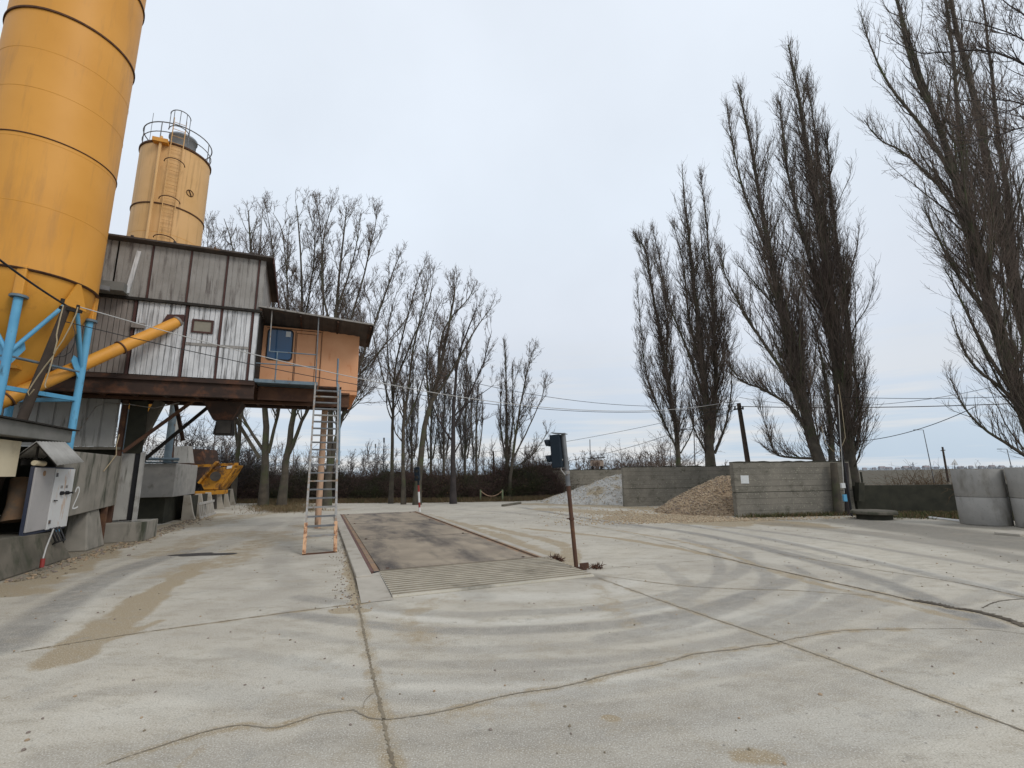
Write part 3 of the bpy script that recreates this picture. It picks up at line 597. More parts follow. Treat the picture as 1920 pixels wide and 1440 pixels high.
# lower tier panels, bays between maroon posts
bays = [(-8.6, -6.1, 'clad_beige'), (-6.08, -5.04, 'clad_beige'), (-5.0, -3.84, None), (-3.76, -2.98, 'clad_white'), (-2.92, -2.14, 'clad_white')]
clad('wall_sheet', 'clad_beige', -8.6, -6.1, 4.5, 6.60, FV+.01)
clad('wall_sheet', 'clad_beige', -6.09, -5.08, 4.5, 6.60, FV)
clad('wall_sheet', 'clad_white', -4.98, -3.86, 4.5, 6.60, FV)['label'] = 'white ribbed sheet with the hole for the yellow screw conveyor'
clad('wall_sheet', 'clad_white', -3.77, -2.99, 5.50, 6.60, FV)
clad('wall_sheet', 'clad_white', -3.77, -2.99, 4.5, 5.42, FV-.012)
clad('wall_sheet', 'clad_white', -2.93, -2.19, 5.50, 6.60, FV)
clad('wall_sheet', 'clad_white', -2.93, -2.19, 4.5, 5.42, FV-.012)
clad('wall_sheet', 'clad_white', -2.12, -1.99, 4.5, 6.60, FV-.004)
m = MB(); m.box(-3.77, -2.99, FV-.03, FV+.01, 5.421, 5.499); m.box(-2.93, -2.19, FV-.03, FV+.01, 5.421, 5.499); m.build('rail_strip', 'clad_grey', pb)
for a in (-5.03, -3.815, -2.96, -2.155):
    m = MB(); m.box(a-.032, a+.022, FV-.03, FV+.03, 4.48, 6.62); m.build('wall_post', 'maroon', pb)
# upper tier (a little proud), posts
for a, b in ((-8.6, -5.62), (-5.58, -4.83), (-4.77, -3.90), (-3.84, -2.98), (-2.92, -2.14), (-2.08, -1.93)):
    clad('upper_sheet', 'clad_grey', a, b, 6.66, 8.25, FV-.05, pitch=.14, depth=.01)
for a in (-4.80, -3.87, -2.95, -2.11):
    m = MB(); m.box(a-.022, a+.022, FV-.075, FV-.02, 6.64, 8.24); m.build('wall_post', 'maroon', pb)
m = MB(); m.bar(xy(-5.25, FV-.08, 6.75), xy(-5.12, FV-.08, 8.02), .10, .015, upv=tuple(BX)); m.build('patch_strip', 'clad_white', pb)
m = MB(); m.box(-8.6, -1.93, FV-.10, FV-.01, 6.58, 6.655); m.build('drip_edge', 'black_edge', pb)
m = MB(); m.box(-5.95, -5.25, FV-.35, FV-.11, 6.70, 6.95); m.hexa([xy(-6.1, FV-.5, 6.66), xy(-5.2, FV-.5, 6.66), xy(-5.2, FV-.1, 6.66), xy(-6.1, FV-.1, 6.66), xy(-6.1, FV-.5, 6.69), xy(-5.2, FV-.5, 6.69), xy(-5.2, FV-.1, 6.69), xy(-6.1, FV-.1, 6.69)]); m.build('lamp_box', 'slab_grey', pb)
# right end walls
clad('end_wall', 'clad_grey', FV-.04, 17.4, 6.6, 8.2, -1.93, pitch=.2, parent=pb, facing='u', z1b=7.75)
m = MB(); m.box(-1.985, -1.96, FV+.03, 17.4, 4.5, 6.60); m.build('end_wall', 'black_edge', pb)
# back/left walls (solid)
m = MB(); m.box(-8.6, -2.0, 17.4, 17.44, 4.5, 7.7); m.build('back_wall', 'clad_grey', pb)
m = MB(); m.box(-8.64, -8.6, FV, 17.44, 4.5, 7.7); m.build('side_wall', 'clad_grey', pb)
# roof: mono pitch falling to the back
def slab(pts_lo, th): 
    return [p for p in pts_lo]+[p+np.array([0, 0, th]) for p in pts_lo]
m = MB(); m.hexa(slab([xy(-8.8, FV-.25, 8.30), xy(-1.7, FV-.25, 8.30), xy(-1.7, 17.6, 7.72), xy(-8.8, 17.6, 7.72)], .05))
for k in range(7):
    m.box(-8.3+k*1.0, -8.24+k*1.0, FV-.26, FV-.2, 8.35, 8.39)
rf = m.build('roof', 'roof_dark', pb)
m = MB(); m.hexa([xy(-1.72, FV-.25, 8.12), xy(-1.69, FV-.25, 8.12), xy(-1.69, 17.6, 7.54), xy(-1.72, 17.6, 7.54), xy(-1.72, FV-.25, 8.30), xy(-1.69, FV-.25, 8.30), xy(-1.69, 17.6, 7.715), xy(-1.72, 17.6, 7.715)]); m.build('barge_board', 'maroon', pb)
# shuttered window
m = MB()
for (a, b, c, d) in ((-3.67, -3.62, 5.80, 6.20), (-3.19, -3.14, 5.80, 6.20), (-3.62, -3.19, 5.80, 5.845), (-3.62, -3.19, 6.155, 6.20)): m.box(a, b, FV-.045, FV+.0, c, d)
wf = m.build('window', 'maroon', pb); m = MB(); m.box(-3.62, -3.19, FV-.02, FV-.006, 5.845, 6.155); m.build('blind', 'blind', wf)
# conveyor opening frame
m = MB(); pts = [(-4.42, 5.92), (-4.28, 6.26), (-3.87, 6.30), (-3.87, 6.10), (-4.30, 5.80)]
m.prism([xy(a, FV-.035, z) for a, z in pts], BX*.02); m.build('conveyor_opening', 'maroon', pb)
m = MB(); m.box(-5.05, -4.75, FV-.10, FV-.03, 5.78, 5.92); m.build('junction_box', 'clad_beige', pb)
# floor + beams
m = MB(); m.box(-8.6, -1.95, FV-.02, 17.4, 4.42, 4.48); m.build('floor_plate', 'dark_rust', pb)
for v in (FV+.02, 16.4, 17.3):
    m = MB(); m.box(-8.5, -1.95 if v < 16 else .75, v-.10, v+.10, 4.35, 4.41); m.box(-8.5, -1.95 if v < 16 else .75, v-.02, v+.02, 4.02, 4.35); m.box(-8.5, -1.95 if v < 16 else .75, v-.10, v+.10, 3.95, 4.02)
    m.build('girder', 'rust' if v == 16.4 else 'dark_rust', pb)
for a in np.arange(-8, .8, .75):
    m = MB(); m.box(a-.04, a+.04, FV+.15 if a < -2 else 16.52, 17.18, 4.0, 4.32); m.build('cross_beam', 'dark_rust', pb)
# legs and bracing under the plant
def brace(p, q, w, mat, nm='brace'):
    m = MB(); m.bar(p, q, w); m.build(nm, mat, pb)
m = MB(); m.box(-5.42, -5.30, 16.62, 16.74, .5, 3.95); m.build('column', 'rust', pb)
m = MB(); m.box(-5.3, -5.15, 17.25, 17.4, 0, 3.95); m.build('column', 'dark_rust', pb)
brace(xy(-5.2, 16.5, 2.45), xy(-3.65, 16.5, 4.0), .085, 'rust')
brace(xy(-5.15, 17.3, 2.0), xy(-3.35, 17.3, 4.0), .09, 'black_edge')
brace(xy(-4.62, 17.0, 4.0), xy(-5.05, 17.0, 2.7), .24, 'old_concrete')
brace(xy(-4.55, 18.2, 4.2), xy(-4.2, 18.2, 2.9), .10, 'dark_rust')
brace(xy(-2.85, 17.3, 3.9), xy(-1.85, 17.3, 2.3), .10, 'old_concrete')
# ground-floor ribbed wall, strips and dark wall
clad('lower_wall', 'clad_low', -8.6, -5.46, 2.6, 3.95, 16.6, pitch=.36, depth=.03)
m = MB(); m.box(-8.6, -5.3, 16.58, 16.70, 2.52, 2.595); m.build('sill_beam', 'old_concrete', pb)
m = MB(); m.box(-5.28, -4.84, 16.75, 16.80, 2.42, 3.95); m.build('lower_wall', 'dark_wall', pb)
m = MB(); m.box(-5.42, -5.0, 16.76, 16.81, .58, 2.42); m.build('door_leaf', 'clad_low', pb)
m = MB(); m.box(-4.995, -4.85, 16.79, 16.83, .55, 2.42); m.build('door_gap', 'black', pb)
m = MB(); m.box(-4.845, -4.77, 16.70, 16.86, .50, 2.45); m.build('door_post', 'corrugated', pb)
m = MB(); m.box(-5.6, -4.45, 16.4, 17.6, 0, .52); m.build('footing', 'panel_concrete', pb, bevel=.02)
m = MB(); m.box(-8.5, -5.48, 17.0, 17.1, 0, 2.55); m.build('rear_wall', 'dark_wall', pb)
# discharge hopper under the plant
m = MB()
def frust(m, u, v, z0, z1, a0, b0, a1, b1):
    P = [xy(u-a0, v-b0, z0), xy(u+a0, v-b0, z0), xy(u+a0, v+b0, z0), xy(u-a0, v+b0, z0), xy(u-a1, v-b1, z1), xy(u+a1, v-b1, z1), xy(u+a1, v+b1, z1), xy(u-a1, v+b1, z1)]
    return m.hexa(P)
frust(m, -2.85, 16.6, 3.42, 3.95, .24, .24, .52, .45); m.build('hopper', 'dark_rust', pb)
m = MB(); frust(m, -2.80, 16.6, 2.98, 3.42, .25, .25, .20, .2); m.build('chute', 'black_edge', pb)
m = MB(); m.box(-2.98, -2.60, 16.33, 16.39, 3.02, 3.40); m.build('rubber_flap', 'machine_dark', pb)

# ---- operator booth (fixed to the plant, own body)
bo = empty('operator_booth', xy(-.5, 17.2, 4.0), 'orange painted operator booth with a round-cornered window under a flat dark roof', 'booth')
BV = 16.4
m = MB(); m.box(-2.0, .97, BV, 18.2, 4.62, 6.5); m.build('body', 'booth_paint', bo)
m = MB(); m.hexa([xy(-.2, BV-.012, 4.36), xy(.982, BV-.012, 4.36), xy(.982, 18.2, 4.36), xy(-.2, 18.2, 4.36), xy(-.2, BV-.012, 6.505), xy(.982, BV-.012, 6.505), xy(.982, 18.2, 6.505), xy(-.2, 18.2, 6.505)]); m.build('side_panel', 'booth_paint', bo, bevel=.02)
m = MB(); m.box(-.18, .99, BV-.02, BV-.013, 4.50, 4.515); m.build('seam', 'rust', bo)
m = MB(); m.hexa([xy(-.1, BV+.25, 4.1), xy(.85, BV+.25, 4.1), xy(.85, 18.0, 4.1), xy(-.1, 18.0, 4.1), xy(-.19, BV, 4.355), xy(.97, BV, 4.355), xy(.97, 18.2, 4.355), xy(-.19, 18.2, 4.355)]); m.build('underside', 'booth_orange', bo)
m = MB(); m.box(-2.0, -.2, BV-.004, BV+.1, 4.15, 4.60); m.build('skirt', 'booth_orange', bo)
m = MB(); m.box(-.225, -.205, BV-.02, BV-.001, 4.6, 6.45); m.box(-1.02, -1.0, BV-.012, BV-.002, 4.65, 6.4); m.build('panel_joint', 'rust', bo)
m = MB()
for (a, b, c, d) in ((-.98, -.965, 4.7, 6.34), (-.39, -.375, 4.7, 6.34), (-.965, -.39, 6.325, 6.34)): m.box(a, b, BV-.012, BV-.002, c, d)
m.build('door', 'rust', bo)
def rrect(u0, u1, z0, z1, r, v, n=6):
    P = []
    for cu, cz, a0 in ((u1-r, z1-r, 0), (u0+r, z1-r, 90), (u0+r, z0+r, 180), (u1-r, z0+r, 270)):
        for k in range(n+1): a = math.radians(a0+90*k/n); P.append(xy(cu+r*math.cos(a), v, cz+r*math.sin(a)))
    return P
m = MB(); m.prism(rrect(-1.84, -1.07, 5.38, 6.42, .12, BV-.03), BX*.028); wf = m.build('window', 'black', bo)
m = MB(); m.prism(rrect(-1.80, -1.11, 5.42, 6.38, .10, BV-.034), BX*.003); m.build('pane', 'dark_glass', wf)
m = MB(); m.box(-1.30, -1.16, BV-.038, BV-.035, 6.18, 6.36); m.build('paper_note', 'paper', wf)
m = MB(); m.box(-1.86, -.25, BV-.014, BV-.002, 6.43, 6.45); m.build('trim', 'rust', bo)
# roof of the booth with corrugated underside
n = 24; m = MB(); pr = []
ua, ub = -2.02, 1.33
for k in range(n+1): pr.append(ua+(ub-ua)*k/n)
vs = []
for k, a in enumerate(pr):
    dz = .0 if k % 2 else .02; zt = 6.74-.22*(a-ua)/(ub-ua)
    vs += [xy(a, FV-.12, zt+dz), xy(a, 17.3, zt+dz-.22)]
m.add(vs, [(2*k, 2*k+2, 2*k+3, 2*k+1) for k in range(n)]); o = m.build('roof', 'roof_dark', bo); md = o.modifiers.new('t', 'SOLIDIFY'); md.thickness = .03; md.offset = 0
m = MB(); m.bar(xy(ua, FV-.13, 6.76), xy(ub+.01, FV-.13, 6.54), .03, .05); m.build('roof_edge', 'clad_grey', bo)
m = MB(); m.hexa([xy(ub-.0, FV-.12, 6.43), xy(ub+.025, FV-.12, 6.43), xy(ub+.025, 17.3, 6.20), xy(ub, 17.3, 6.20), xy(ub, FV-.12, 6.56), xy(ub+.025, FV-.12, 6.56), xy(ub+.025, 17.3, 6.34), xy(ub, 17.3, 6.34)]); m.build('barge_board', 'roof_dark', bo)
for a in (-1.95, -.85, .25, 1.25):
    m = MB(); zt = 6.70-.22*(a-ua)/(ub-ua); m.bar(xy(a, FV-.1, zt-.03), xy(a, BV+.5, zt-.12), .05, .05); m.build('rafter', 'dark_rust', bo)
m = MB(); m.box(-1.96, -.2, BV+.02, BV+.06, 6.48, 6.56); m.build('header', 'black_edge', bo)
# landing
m = MB(); m.box(-1.97, -.24, FV, FV+.03, 4.46, 4.56); m.box(-1.97, -.24, FV+.03, BV-.02, 4.50, 4.53); m.build('landing', 'blue_grey', bo)
m = MB(); m.box(-.22, .46, FV-.02, BV-.03, 4.40, 4.44); m.build('top_step', 'dark_rust', bo)
m = MB()
m.tube([xy(-1.64, FV, 5.42), xy(-.30, FV, 5.42)], .018, 8); m.tube([xy(-1.96, FV, 5.03), xy(-.30, FV, 5.03)], .018, 8); m.tube([xy(-1.42, FV, 5.42), xy(-1.42, FV, 4.5)], .02, 8)
m.build('handrail', 'blue_grey', bo)
m = MB(); m.tube([xy(-1.64, FV, 5.42), xy(-1.66, FV, 6.72)], .018, 8); m.build('roof_post', 'galv', bo)
m = MB(); m.tube([xy(-.30, FV, 4.45), xy(-.335, FV-.05, 6.66)], .022, 8); m.build('roof_post', 'grey_metal', bo)
m = MB(); m.tube([xy(0.02, 17.6, 0), xy(0.02, 17.6, 4.1)], .10, 16); m.build('support_post', 'cream_post', bo)
# drum-like underside of walkway girder seen below
m = MB(); m.box(-1.9, -.35, FV+.5, FV+.58, 4.02, 4.40); m.build('landing_beam', 'rust', bo)

# ---- steel stair
st = empty('steel_stair', xy(.1, 11.95), 'steep grey steel stair with orange feet leading up to the booth landing', 'stairs')
ULb, URb, ULt, URt = -.23, .42, -.30, .37
lb, lt = xy(ULb, 11.9, .82), xy(ULt, FV-.02, 4.5); rb, rtp = xy(URb, 11.97, .82), xy(URt, FV-.02, 4.5)
base_l, base_r = xy(ULb-.0, 11.85, 0), xy(URb+.0, 11.9, 0)
dl = (lt-base_l)/np.linalg.norm(lt-base_l); dr = (rtp-base_r)/np.linalg.norm(rtp-base_r)
def along(b, d, z): return b+d*(z/d[2])
for b, d in ((base_l, dl), (base_r, dr)):
    m = MB(); m.bar(b, along(b, d, .62), .075, .11); m.build('foot', 'ladder_paint', st)
    m = MB(); m.bar(along(b, d, .55), along(b, d, 4.5), .05, .10); m.build('stringer', 'galv', st)
m = MB(); m.bar(base_l+np.array([0, 0, .015]), base_r+np.array([0, 0, .015]), .06, .03); m.build('base_bar', 'rust', st)
m = MB(); m.tube([along(base_r, dr, 4.0), xy(URt-.05, FV-.02, 4.6), xy(URt-.06, FV, 5.35)], .03, 8); m.build('grab_post', 'blue_grey', st)
m = MB(); m.tube([along(base_r, dr, 2.0)+np.array([.05, 0, 0]), along(base_r, dr, 4.2)+np.array([.05, 0, .1])], .028, 8); m.build('grab_post', 'blue_grey', st)
for k in range(20):
    z = .36+k*(4.36-.36)/19.5; a = along(base_l, dl, z); b = along(base_r, dr, z)
    m = MB(); m.bar(a+AX*.02, b-AX*.02, .15, .035); m.build('tread', 'grey_metal' if k % 3 else 'galv', st)

# ================================================================ SILOS
pm('faded_paint', (.64, .36, .13), (.60, .31, .08), 2, .7)
def silo(cuv, R_, zring, ztop, bands, seams, mat, label, zcone, ladder=False):
    c = xy(*cuv); t = empty('cement_silo', c, label, 'silo', 'cement silos of the plant')
    m = MB(); m.lathe(c, [(R_, zring), (R_, ztop)], 96); m.build('shell', mat, t)
    m = MB(); m.lathe(c, [(.0001, ztop+.25), (R_*.6, ztop+.14), (R_+.02, ztop+.0)], 64); m.build('roof', mat, t)
    for z in bands:
        m = MB(); m.lathe(c, [(R_+.001, z-.026), (R_+.03, z-.022), (R_+.03, z+.022), (R_+.001, z+.026)], 96, False); m.build('flange_ring', 'seam_rust', t)
    for z in seams:
        m = MB(); m.lathe(c, [(R_+.001, z-.008), (R_+.006, z), (R_+.001, z+.008)], 96); m.build('weld_seam', 'hopper_paint', t)
    if ztop > 15: m = MB(); m.lathe(c, [(R_+.001, 9.145), (R_+.018, 9.148), (R_+.018, 9.165), (R_+.001, 9.17)], 96, False); m.build('seam_ring', 'rust', t)
    m = MB(); m.lathe(c, [(R_+.001, zring+.02), (R_+.03, zring), (R_-.03, zring-.03)], 96); m.build('bottom_ring', 'seam_rust', t)
    m = MB(); m.lathe(c, [(R_-.04, zring), (R_*.93, zring-.45), (R_*.66, zring*.48+zcone*.52), (.19, zcone), (.17, zcone-.25)], 72); m.build('cone', 'hopper_paint', t)
    return t
sc1 = (-6.45, 13.5); R1 = 1.2
s1 = silo(sc1, R1, 6.08, 15.5, [12.35, 14.3], [7.55, 10.3, 11.3, 9.06], 'silo_paint', 'near tall yellow silo on blue legs rising out of the top left of the view', 3.6)
# fix: gussets, blue legs, brackets
ang = [22, -70, 112, 202]; zl = 5.45; legp = []
for a in ang:
    r_ = math.radians(a); du, dv = 1.12*math.cos(r_), 1.12*math.sin(r_); u, v = sc1[0]+du, sc1[1]+dv; legp.append((u, v))
    lg = MB(); lg.tube([xy(u, v, 0), xy(u, v, zl)], .074, 18); lo = lg.build('leg', 'blue_paint', s1)
    m = MB(); m.tube([xy(u, v, zl), xy(u, v, zl+.05)], .15, 8); m.build('leg_flange', 'blue_grey', lo)
    m = MB(); m.box(u-.085, u+.085, v-.085, v+.085, zl+.052, 6.15); m.build('leg_socket', 'silo_paint', s1, bevel=.02)
def lerp(a, b, t): return np.array(a)+(np.array(b)-np.array(a))*t
for a, b in ((1, 0), (0, 2), (2, 3), (3, 1)):
    pa, pb_ = np.array(legp[a]), np.array(legp[b]); mid = (pa+pb_)/2
    mo = (mid-np.array(sc1)); mo = np.array(sc1)+mo/np.linalg.norm(mo)*1.17; apex = xy(mo[0], mo[1], 5.80); g0 = xy(pa[0], pa[1], 4.25); g1 = xy(pb_[0], pb_[1], 4.25)
    for q in (g0, g1):
        m = MB(); m.tube([q, q+(apex-q)*.93], .042, 10); m.build('brace', 'blue_paint', s1)
    off = (apex-xy(*sc1, 5.80)); off /= np.linalg.norm(off)
    m = MB(); d = xy(pb_[0], pb_[1])-xy(pa[0], pa[1]); d /= np.linalg.norm(d)
    m.prism([apex-d*.26+np.array([0, 0, -.30]), apex+d*.26+np.array([0, 0, -.30]), apex+d*.04+np.array([0, 0, .28]), apex-d*.04+np.array([0, 0, .28])], off*.04); m.build('gusset', 'hopper_paint', s1)
    for q, sg in ((g0, 1), (g1, -1)):
        m = MB(); m.prism([q+np.array([0, 0, -.32]), q+d*sg*.30+np.array([0, 0, .16]), q+d*sg*.26+np.array([0, 0, .30]), q+np.array([0, 0, .20])], off*.02); m.build('gusset', 'blue_paint', s1)
    m = MB(); m.bar(xy(pa[0], pa[1], 3.55), xy(pb_[0], pb_[1], 3.55), .07, .09); m.build('tie_beam', 'blue_paint', s1)
    m = MB(); m.tube([xy(pa[0], pa[1], 4.2), xy(pb_[0], pb_[1], 4.2)], .03, 8); m.build('tie_rod', 'blue_grey', s1)
m = MB(); m.box(sc1[0]-.5, sc1[0]+.3, sc1[1]-.5, sc1[1]+.3, 4.05, 4.12); m.build('cone_collar', 'silo_paint', s1)
# screw conveyor
ca = xy(-6.35, 13.15, 3.35); cb = xy(-4.02, FV+.05, 6.10)
scw = empty('screw_conveyor', ca, 'slanting yellow screw conveyor tube running from the near silo up into the plant wall', 'conveyor')
m = MB(); m.tube([lerp(ca, cb, -.12), cb], .15, 20); m.build('tube', 'silo_paint', scw)
m = MB(); e = lerp(ca, cb, .985); m.tube([e, cb], .165, 20); m.build('collar', 'clad_beige', scw)
m = MB(); e = lerp(ca, cb, .60); dd = (cb-ca)/np.linalg.norm(cb-ca); m.tube([e, e+dd*.03], .18, 20); m.build('flange', 'rust', scw)
m = MB(); e = lerp(ca, cb, .02); m.tube([e, e+dd*.03], .18, 20); m.build('flange', 'rust', scw)
# second silo
sc2 = (-6.35, 21.4); R2 = 1.2
s2 = silo(sc2, R2, 6.0, 14.72, [12.08, 9.4], [10.9, 7.9], 'silo_paint_pale', 'smaller pale yellow silo with ladder and guard rail behind the grey plant', 3.9)
c2 = xy(*sc2)
m = MB(); m.lathe(c2, [(R2+.001, 14.66), (R2+.04, 14.68), (R2+.04, 14.75), (R2+.001, 14.77)], 96, False); m.build('top_ring', 'seam_rust', s2)
def ringtube(c, r, z, rad, a0=0, a1=360, n=40):
    m = MB(); m.tube([np.array([c[0]+r*math.cos(math.radians(a0+(a1-a0)*k/n)), c[1]+r*math.sin(math.radians(a0+(a1-a0)*k/n)), z]) for k in range(n+1)], rad, 6, cap=False); return m
m = ringtube(c2, R2-.02, 15.60, .022); m.v += []; m.build('guard_rail', 'grey_metal', s2)
m = ringtube(c2, R2-.02, 15.18, .018); m.build('guard_rail', 'grey_metal', s2)
for k in range(8):
    a = math.radians(k*45+8); p = c2+np.array([math.cos(a), math.sin(a), 0])*(R2-.02)
    m = MB(); m.tube([p+np.array([0, 0, 14.7]), p+np.array([0, 0, 15.60])], .018, 6); m.build('rail_post', 'grey_metal', s2)
f0 = c2+AX*.12+BX*.1
m = MB(); m.lathe(f0, [(.47, 14.8), (.47, 15.72), (.51, 15.73), (.51, 15.82), (.3, 15.88), (.001, 15.90)], 32); m.build('dust_filter', 'filter_grey', s2)
# ladder on the silo facing the camera, cage hoops
dcam = -c2.copy(); dcam[2] = 0; dcam /= np.linalg.norm(dcam); sd = np.array([-dcam[1], dcam[0], 0])
rotb = dcam*math.cos(.03)+sd*math.sin(-.03); rotb /= np.linalg.norm(rotb); sd = np.array([-rotb[1], rotb[0], 0])
lc = c2+rotb*(R2+.10)
lad = MB()
for s in (-1, 1): lad.tube([lc+sd*.2*s+np.array([0, 0, 6.5]), lc+sd*.2*s+np.array([0, 0, 15.8])], .018, 6)
lado = lad.build('ladder', 'silo_paint_pale', s2)
for k in range(31): z = 6.6+k*.3; m = MB(); m.tube([lc-sd*.2+np.array([0, 0, z]), lc+sd*.2+np.array([0, 0, z])], .011, 5); m.build('rung', 'silo_paint_pale', lado)
for k, z in enumerate((9.0, 10.6, 12.2, 13.8, 15.2, 15.9)):
    m = MB(); m.tube([lc+sd*.33*math.cos(a)+rotb*(.0+.42*math.sin(a))+np.array([0, 0, z]) for a in np.linspace(0, math.pi, 14)], .018, 6); m.build('cage_hoop', 'seam_rust' if k < 4 else 'grey_metal', lado)
m = MB()
for a in np.linspace(.25, math.pi-.25, 5): m.tube([lc+sd*.33*math.cos(a)+rotb*(.42*math.sin(a))+np.array([0, 0, 15.2]), lc+sd*.33*math.cos(a)+rotb*(.42*math.sin(a))+np.array([0, 0, 15.9])], .013, 5)
m.build('cage_bars', 'grey_metal', lado)
m = MB(); pz = c2+rotb*(R2+.07)-sd*.38*-1
pz = c2+rotb*(R2+.03)-sd*-.0
side_ = -1 if (np.cross(dcam, sd)[2] > 0) else 1
pl = c2+rotb*(R2*.93)+sd*.52; pl2 = c2+rotb*(R2*.93)-sd*.52
leftp = pl if pl[0] < pl2[0] else pl2
m = MB(); m.tube([leftp+rotb*.12+np.array([0, 0, 6.5]), leftp+rotb*.12+np.array([0, 0, 14.6]), leftp*1.0+rotb*.0+np.array([0, 0, 14.9])], .05, 8); m.build('fill_pipe', 'silo_paint_pale', s2)
m = MB(); m.wbox(leftp+rotb*.1+np.array([0, 0, 14.55]), .5, .25, .16, .4); m.build('pipe_bracket', 'silo_paint', s2)
m = MB(); p = c2-AX*1.0+np.array([0, 0, 14.7]); m.tube([p, p+np.array([0, 0, 2.0])], .010, 5); m.build('antenna', 'grey_metal', s2)
m = MB(); hp = c2+rotb*(R2*.90)*math.cos(.0)+(-(leftp-(c2+rotb*(R2*.93)))/.52)*.62; d_ = (hp-c2); d_[2] = 0; d_ /= np.linalg.norm(d_); hp = c2+d_*(R2+.01)
tv = np.array([-d_[1], d_[0], 0])
m.tube([hp+tv*.13*math.cos(a)+np.array([0, 0, 12.9+.13*math.sin(a)]) for a in np.linspace(0, 2*math.pi, 18)], .015, 5, cap=False); m.bar(hp+np.array([0, 0, 12.8])+tv*.05, hp+np.array([0, 0, 13.0])-tv*.05, .05, .03); m.build('inspection_hatch', 'seam_rust', s2)
for a in (42, -74, 135, 205):
    r_ = math.radians(a); u, v = sc2[0]+1.08*math.cos(r_), sc2[1]+1.08*math.sin(r_)
    m = MB(); m.tube([xy(u, v, 2.275 if v > 21.95 else 0), xy(u, v, 6.0)], .13, 14); m.build('leg', 'blue_grey', s2)

# ================================================================ LEFT FOREGROUND STRUCTURES
UP = -5.2
# numbered concrete panel wall
pw = empty('concrete_panel_wall', xy(-5.3, 15), 'grey concrete panel with a white painted number 2 and dark moss streaks', 'wall')
m = MB(); m.hexa([xy(-5.38, 13.3, .86), xy(UP, 13.3, .86), xy(UP, 16.5, 1.0), xy(-5.38, 16.5, 1.0), xy(-5.38, 13.3, 2.33), xy(UP, 13.3, 2.33), xy(UP, 16.5, 2.33), xy(-5.38, 16.5, 2.33)]); m.build('panel', 'panel_concrete', pw, bevel=.015)
m = MB(); num = [(14.00, 1.42), (14.03, 1.50), (14.10, 1.53), (14.17, 1.50), (14.19, 1.42), (14.13, 1.30), (14.00, 1.10), (13.98, 1.06), (14.10, 1.05), (14.24, 1.08)]
for a, b in zip(num[:-1], num[1:]):
    m.bar(xy(UP+.004, a[0], a[1]), xy(UP+.004, b[0], b[1]), .035, .004, upv=tuple(AX))
m.build('painted_number', 'white', pw)
m = MB(); m.hexa([xy(-5.6, 14.85, 0), xy(-5.12, 14.85, 0), xy(-5.12, 15.9, 0), xy(-5.6, 15.9, 0), xy(-5.6, 14.95, .92), xy(-5.25, 14.95, .92), xy(-5.25, 15.6, .96), xy(-5.6, 15.6, .96)]); m.build('footing', 'panel_concrete', pw, bevel=.03)
m = MB(); m.box(-5.33, -5.21, 15.95, 16.05, .1, .98); m.build('support', 'rust', pw)
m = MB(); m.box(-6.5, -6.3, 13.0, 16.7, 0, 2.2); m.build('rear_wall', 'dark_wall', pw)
# low concrete retaining wall
m = MB(); m.hexa([xy(-5.9, 6.0, 0), xy(-4.98, 6.0, 0), xy(-4.98, 13.75, 0), xy(-5.9, 13.75, 0), xy(-5.9, 6.0, .93), xy(-5.15, 6.0, .93), xy(-5.15, 13.35, .62), xy(-5.9, 13.35, .62)])
tag(m.build('retaining_wall', 'old_concrete', bevel=.03), 'low mossy concrete retaining wall below the cream hut and the switch cabinet', 'wall')
# cream hut
h = empty('site_hut', xy(-6.5, 9.8), 'cream walled hut with a thick grey flat roof slab at the left edge', 'hut')
m = MB(); m.box(-7.5, -5.35, 6.0, 11.9, 1.77, 2.43); m.build('wall', 'cream_wall', h)
m = MB(); m.hexa([xy(-7.8, 5.8, 2.44), xy(-5.15, 5.8, 2.44), xy(-5.15, 13.3, 2.50), xy(-7.8, 13.3, 2.50), xy(-7.8, 5.8, 2.76), xy(-5.15, 5.8, 2.76), xy(-5.15, 13.3, 2.76), xy(-7.8, 13.3, 2.76)]); m.build('roof_slab', 'slab_grey', h, bevel=.015)
m = MB(); m.hexa([xy(-7.8, 5.8, 2.765), xy(-5.08, 5.8, 2.765), xy(-5.08, 13.42, 2.765), xy(-7.8, 13.42, 2.765), xy(-7.8, 5.8, 2.79), xy(-5.08, 5.8, 2.79), xy(-5.08, 13.42, 2.79), xy(-7.8, 13.42, 2.79)]); m.build('roof_felt', 'black_edge', h)
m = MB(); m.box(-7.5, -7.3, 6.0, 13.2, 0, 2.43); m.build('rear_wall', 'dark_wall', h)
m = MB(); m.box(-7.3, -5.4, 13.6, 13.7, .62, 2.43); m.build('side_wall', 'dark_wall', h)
# things seen in the opening under the hut
mm = empty('pump_unit', xy(-6.1, 11.2, .62), 'dark machine with a mustard casing in the opening below the cream hut', 'machine')
m = MB(); m.box(-6.6, -5.9, 9.6, 11.0, .93, 1.6); m.build('body', 'machine_dark', mm, bevel=.05)
m = MB(); m.tube([xy(-5.62, 12.75, .9), xy(-5.66, 12.8, 1.2), xy(-5.72, 13.0, 1.7)], [.22, .15, .19], 14); m.build('casing', 'deck_rust', mm)
m = MB(); m.tube([xy(-5.5, 10.2, .98), xy(-5.35, 10.9, .97), xy(-5.3, 11.5, 1.08)], .022, 8); m.build('hose', 'cable_white', mm)
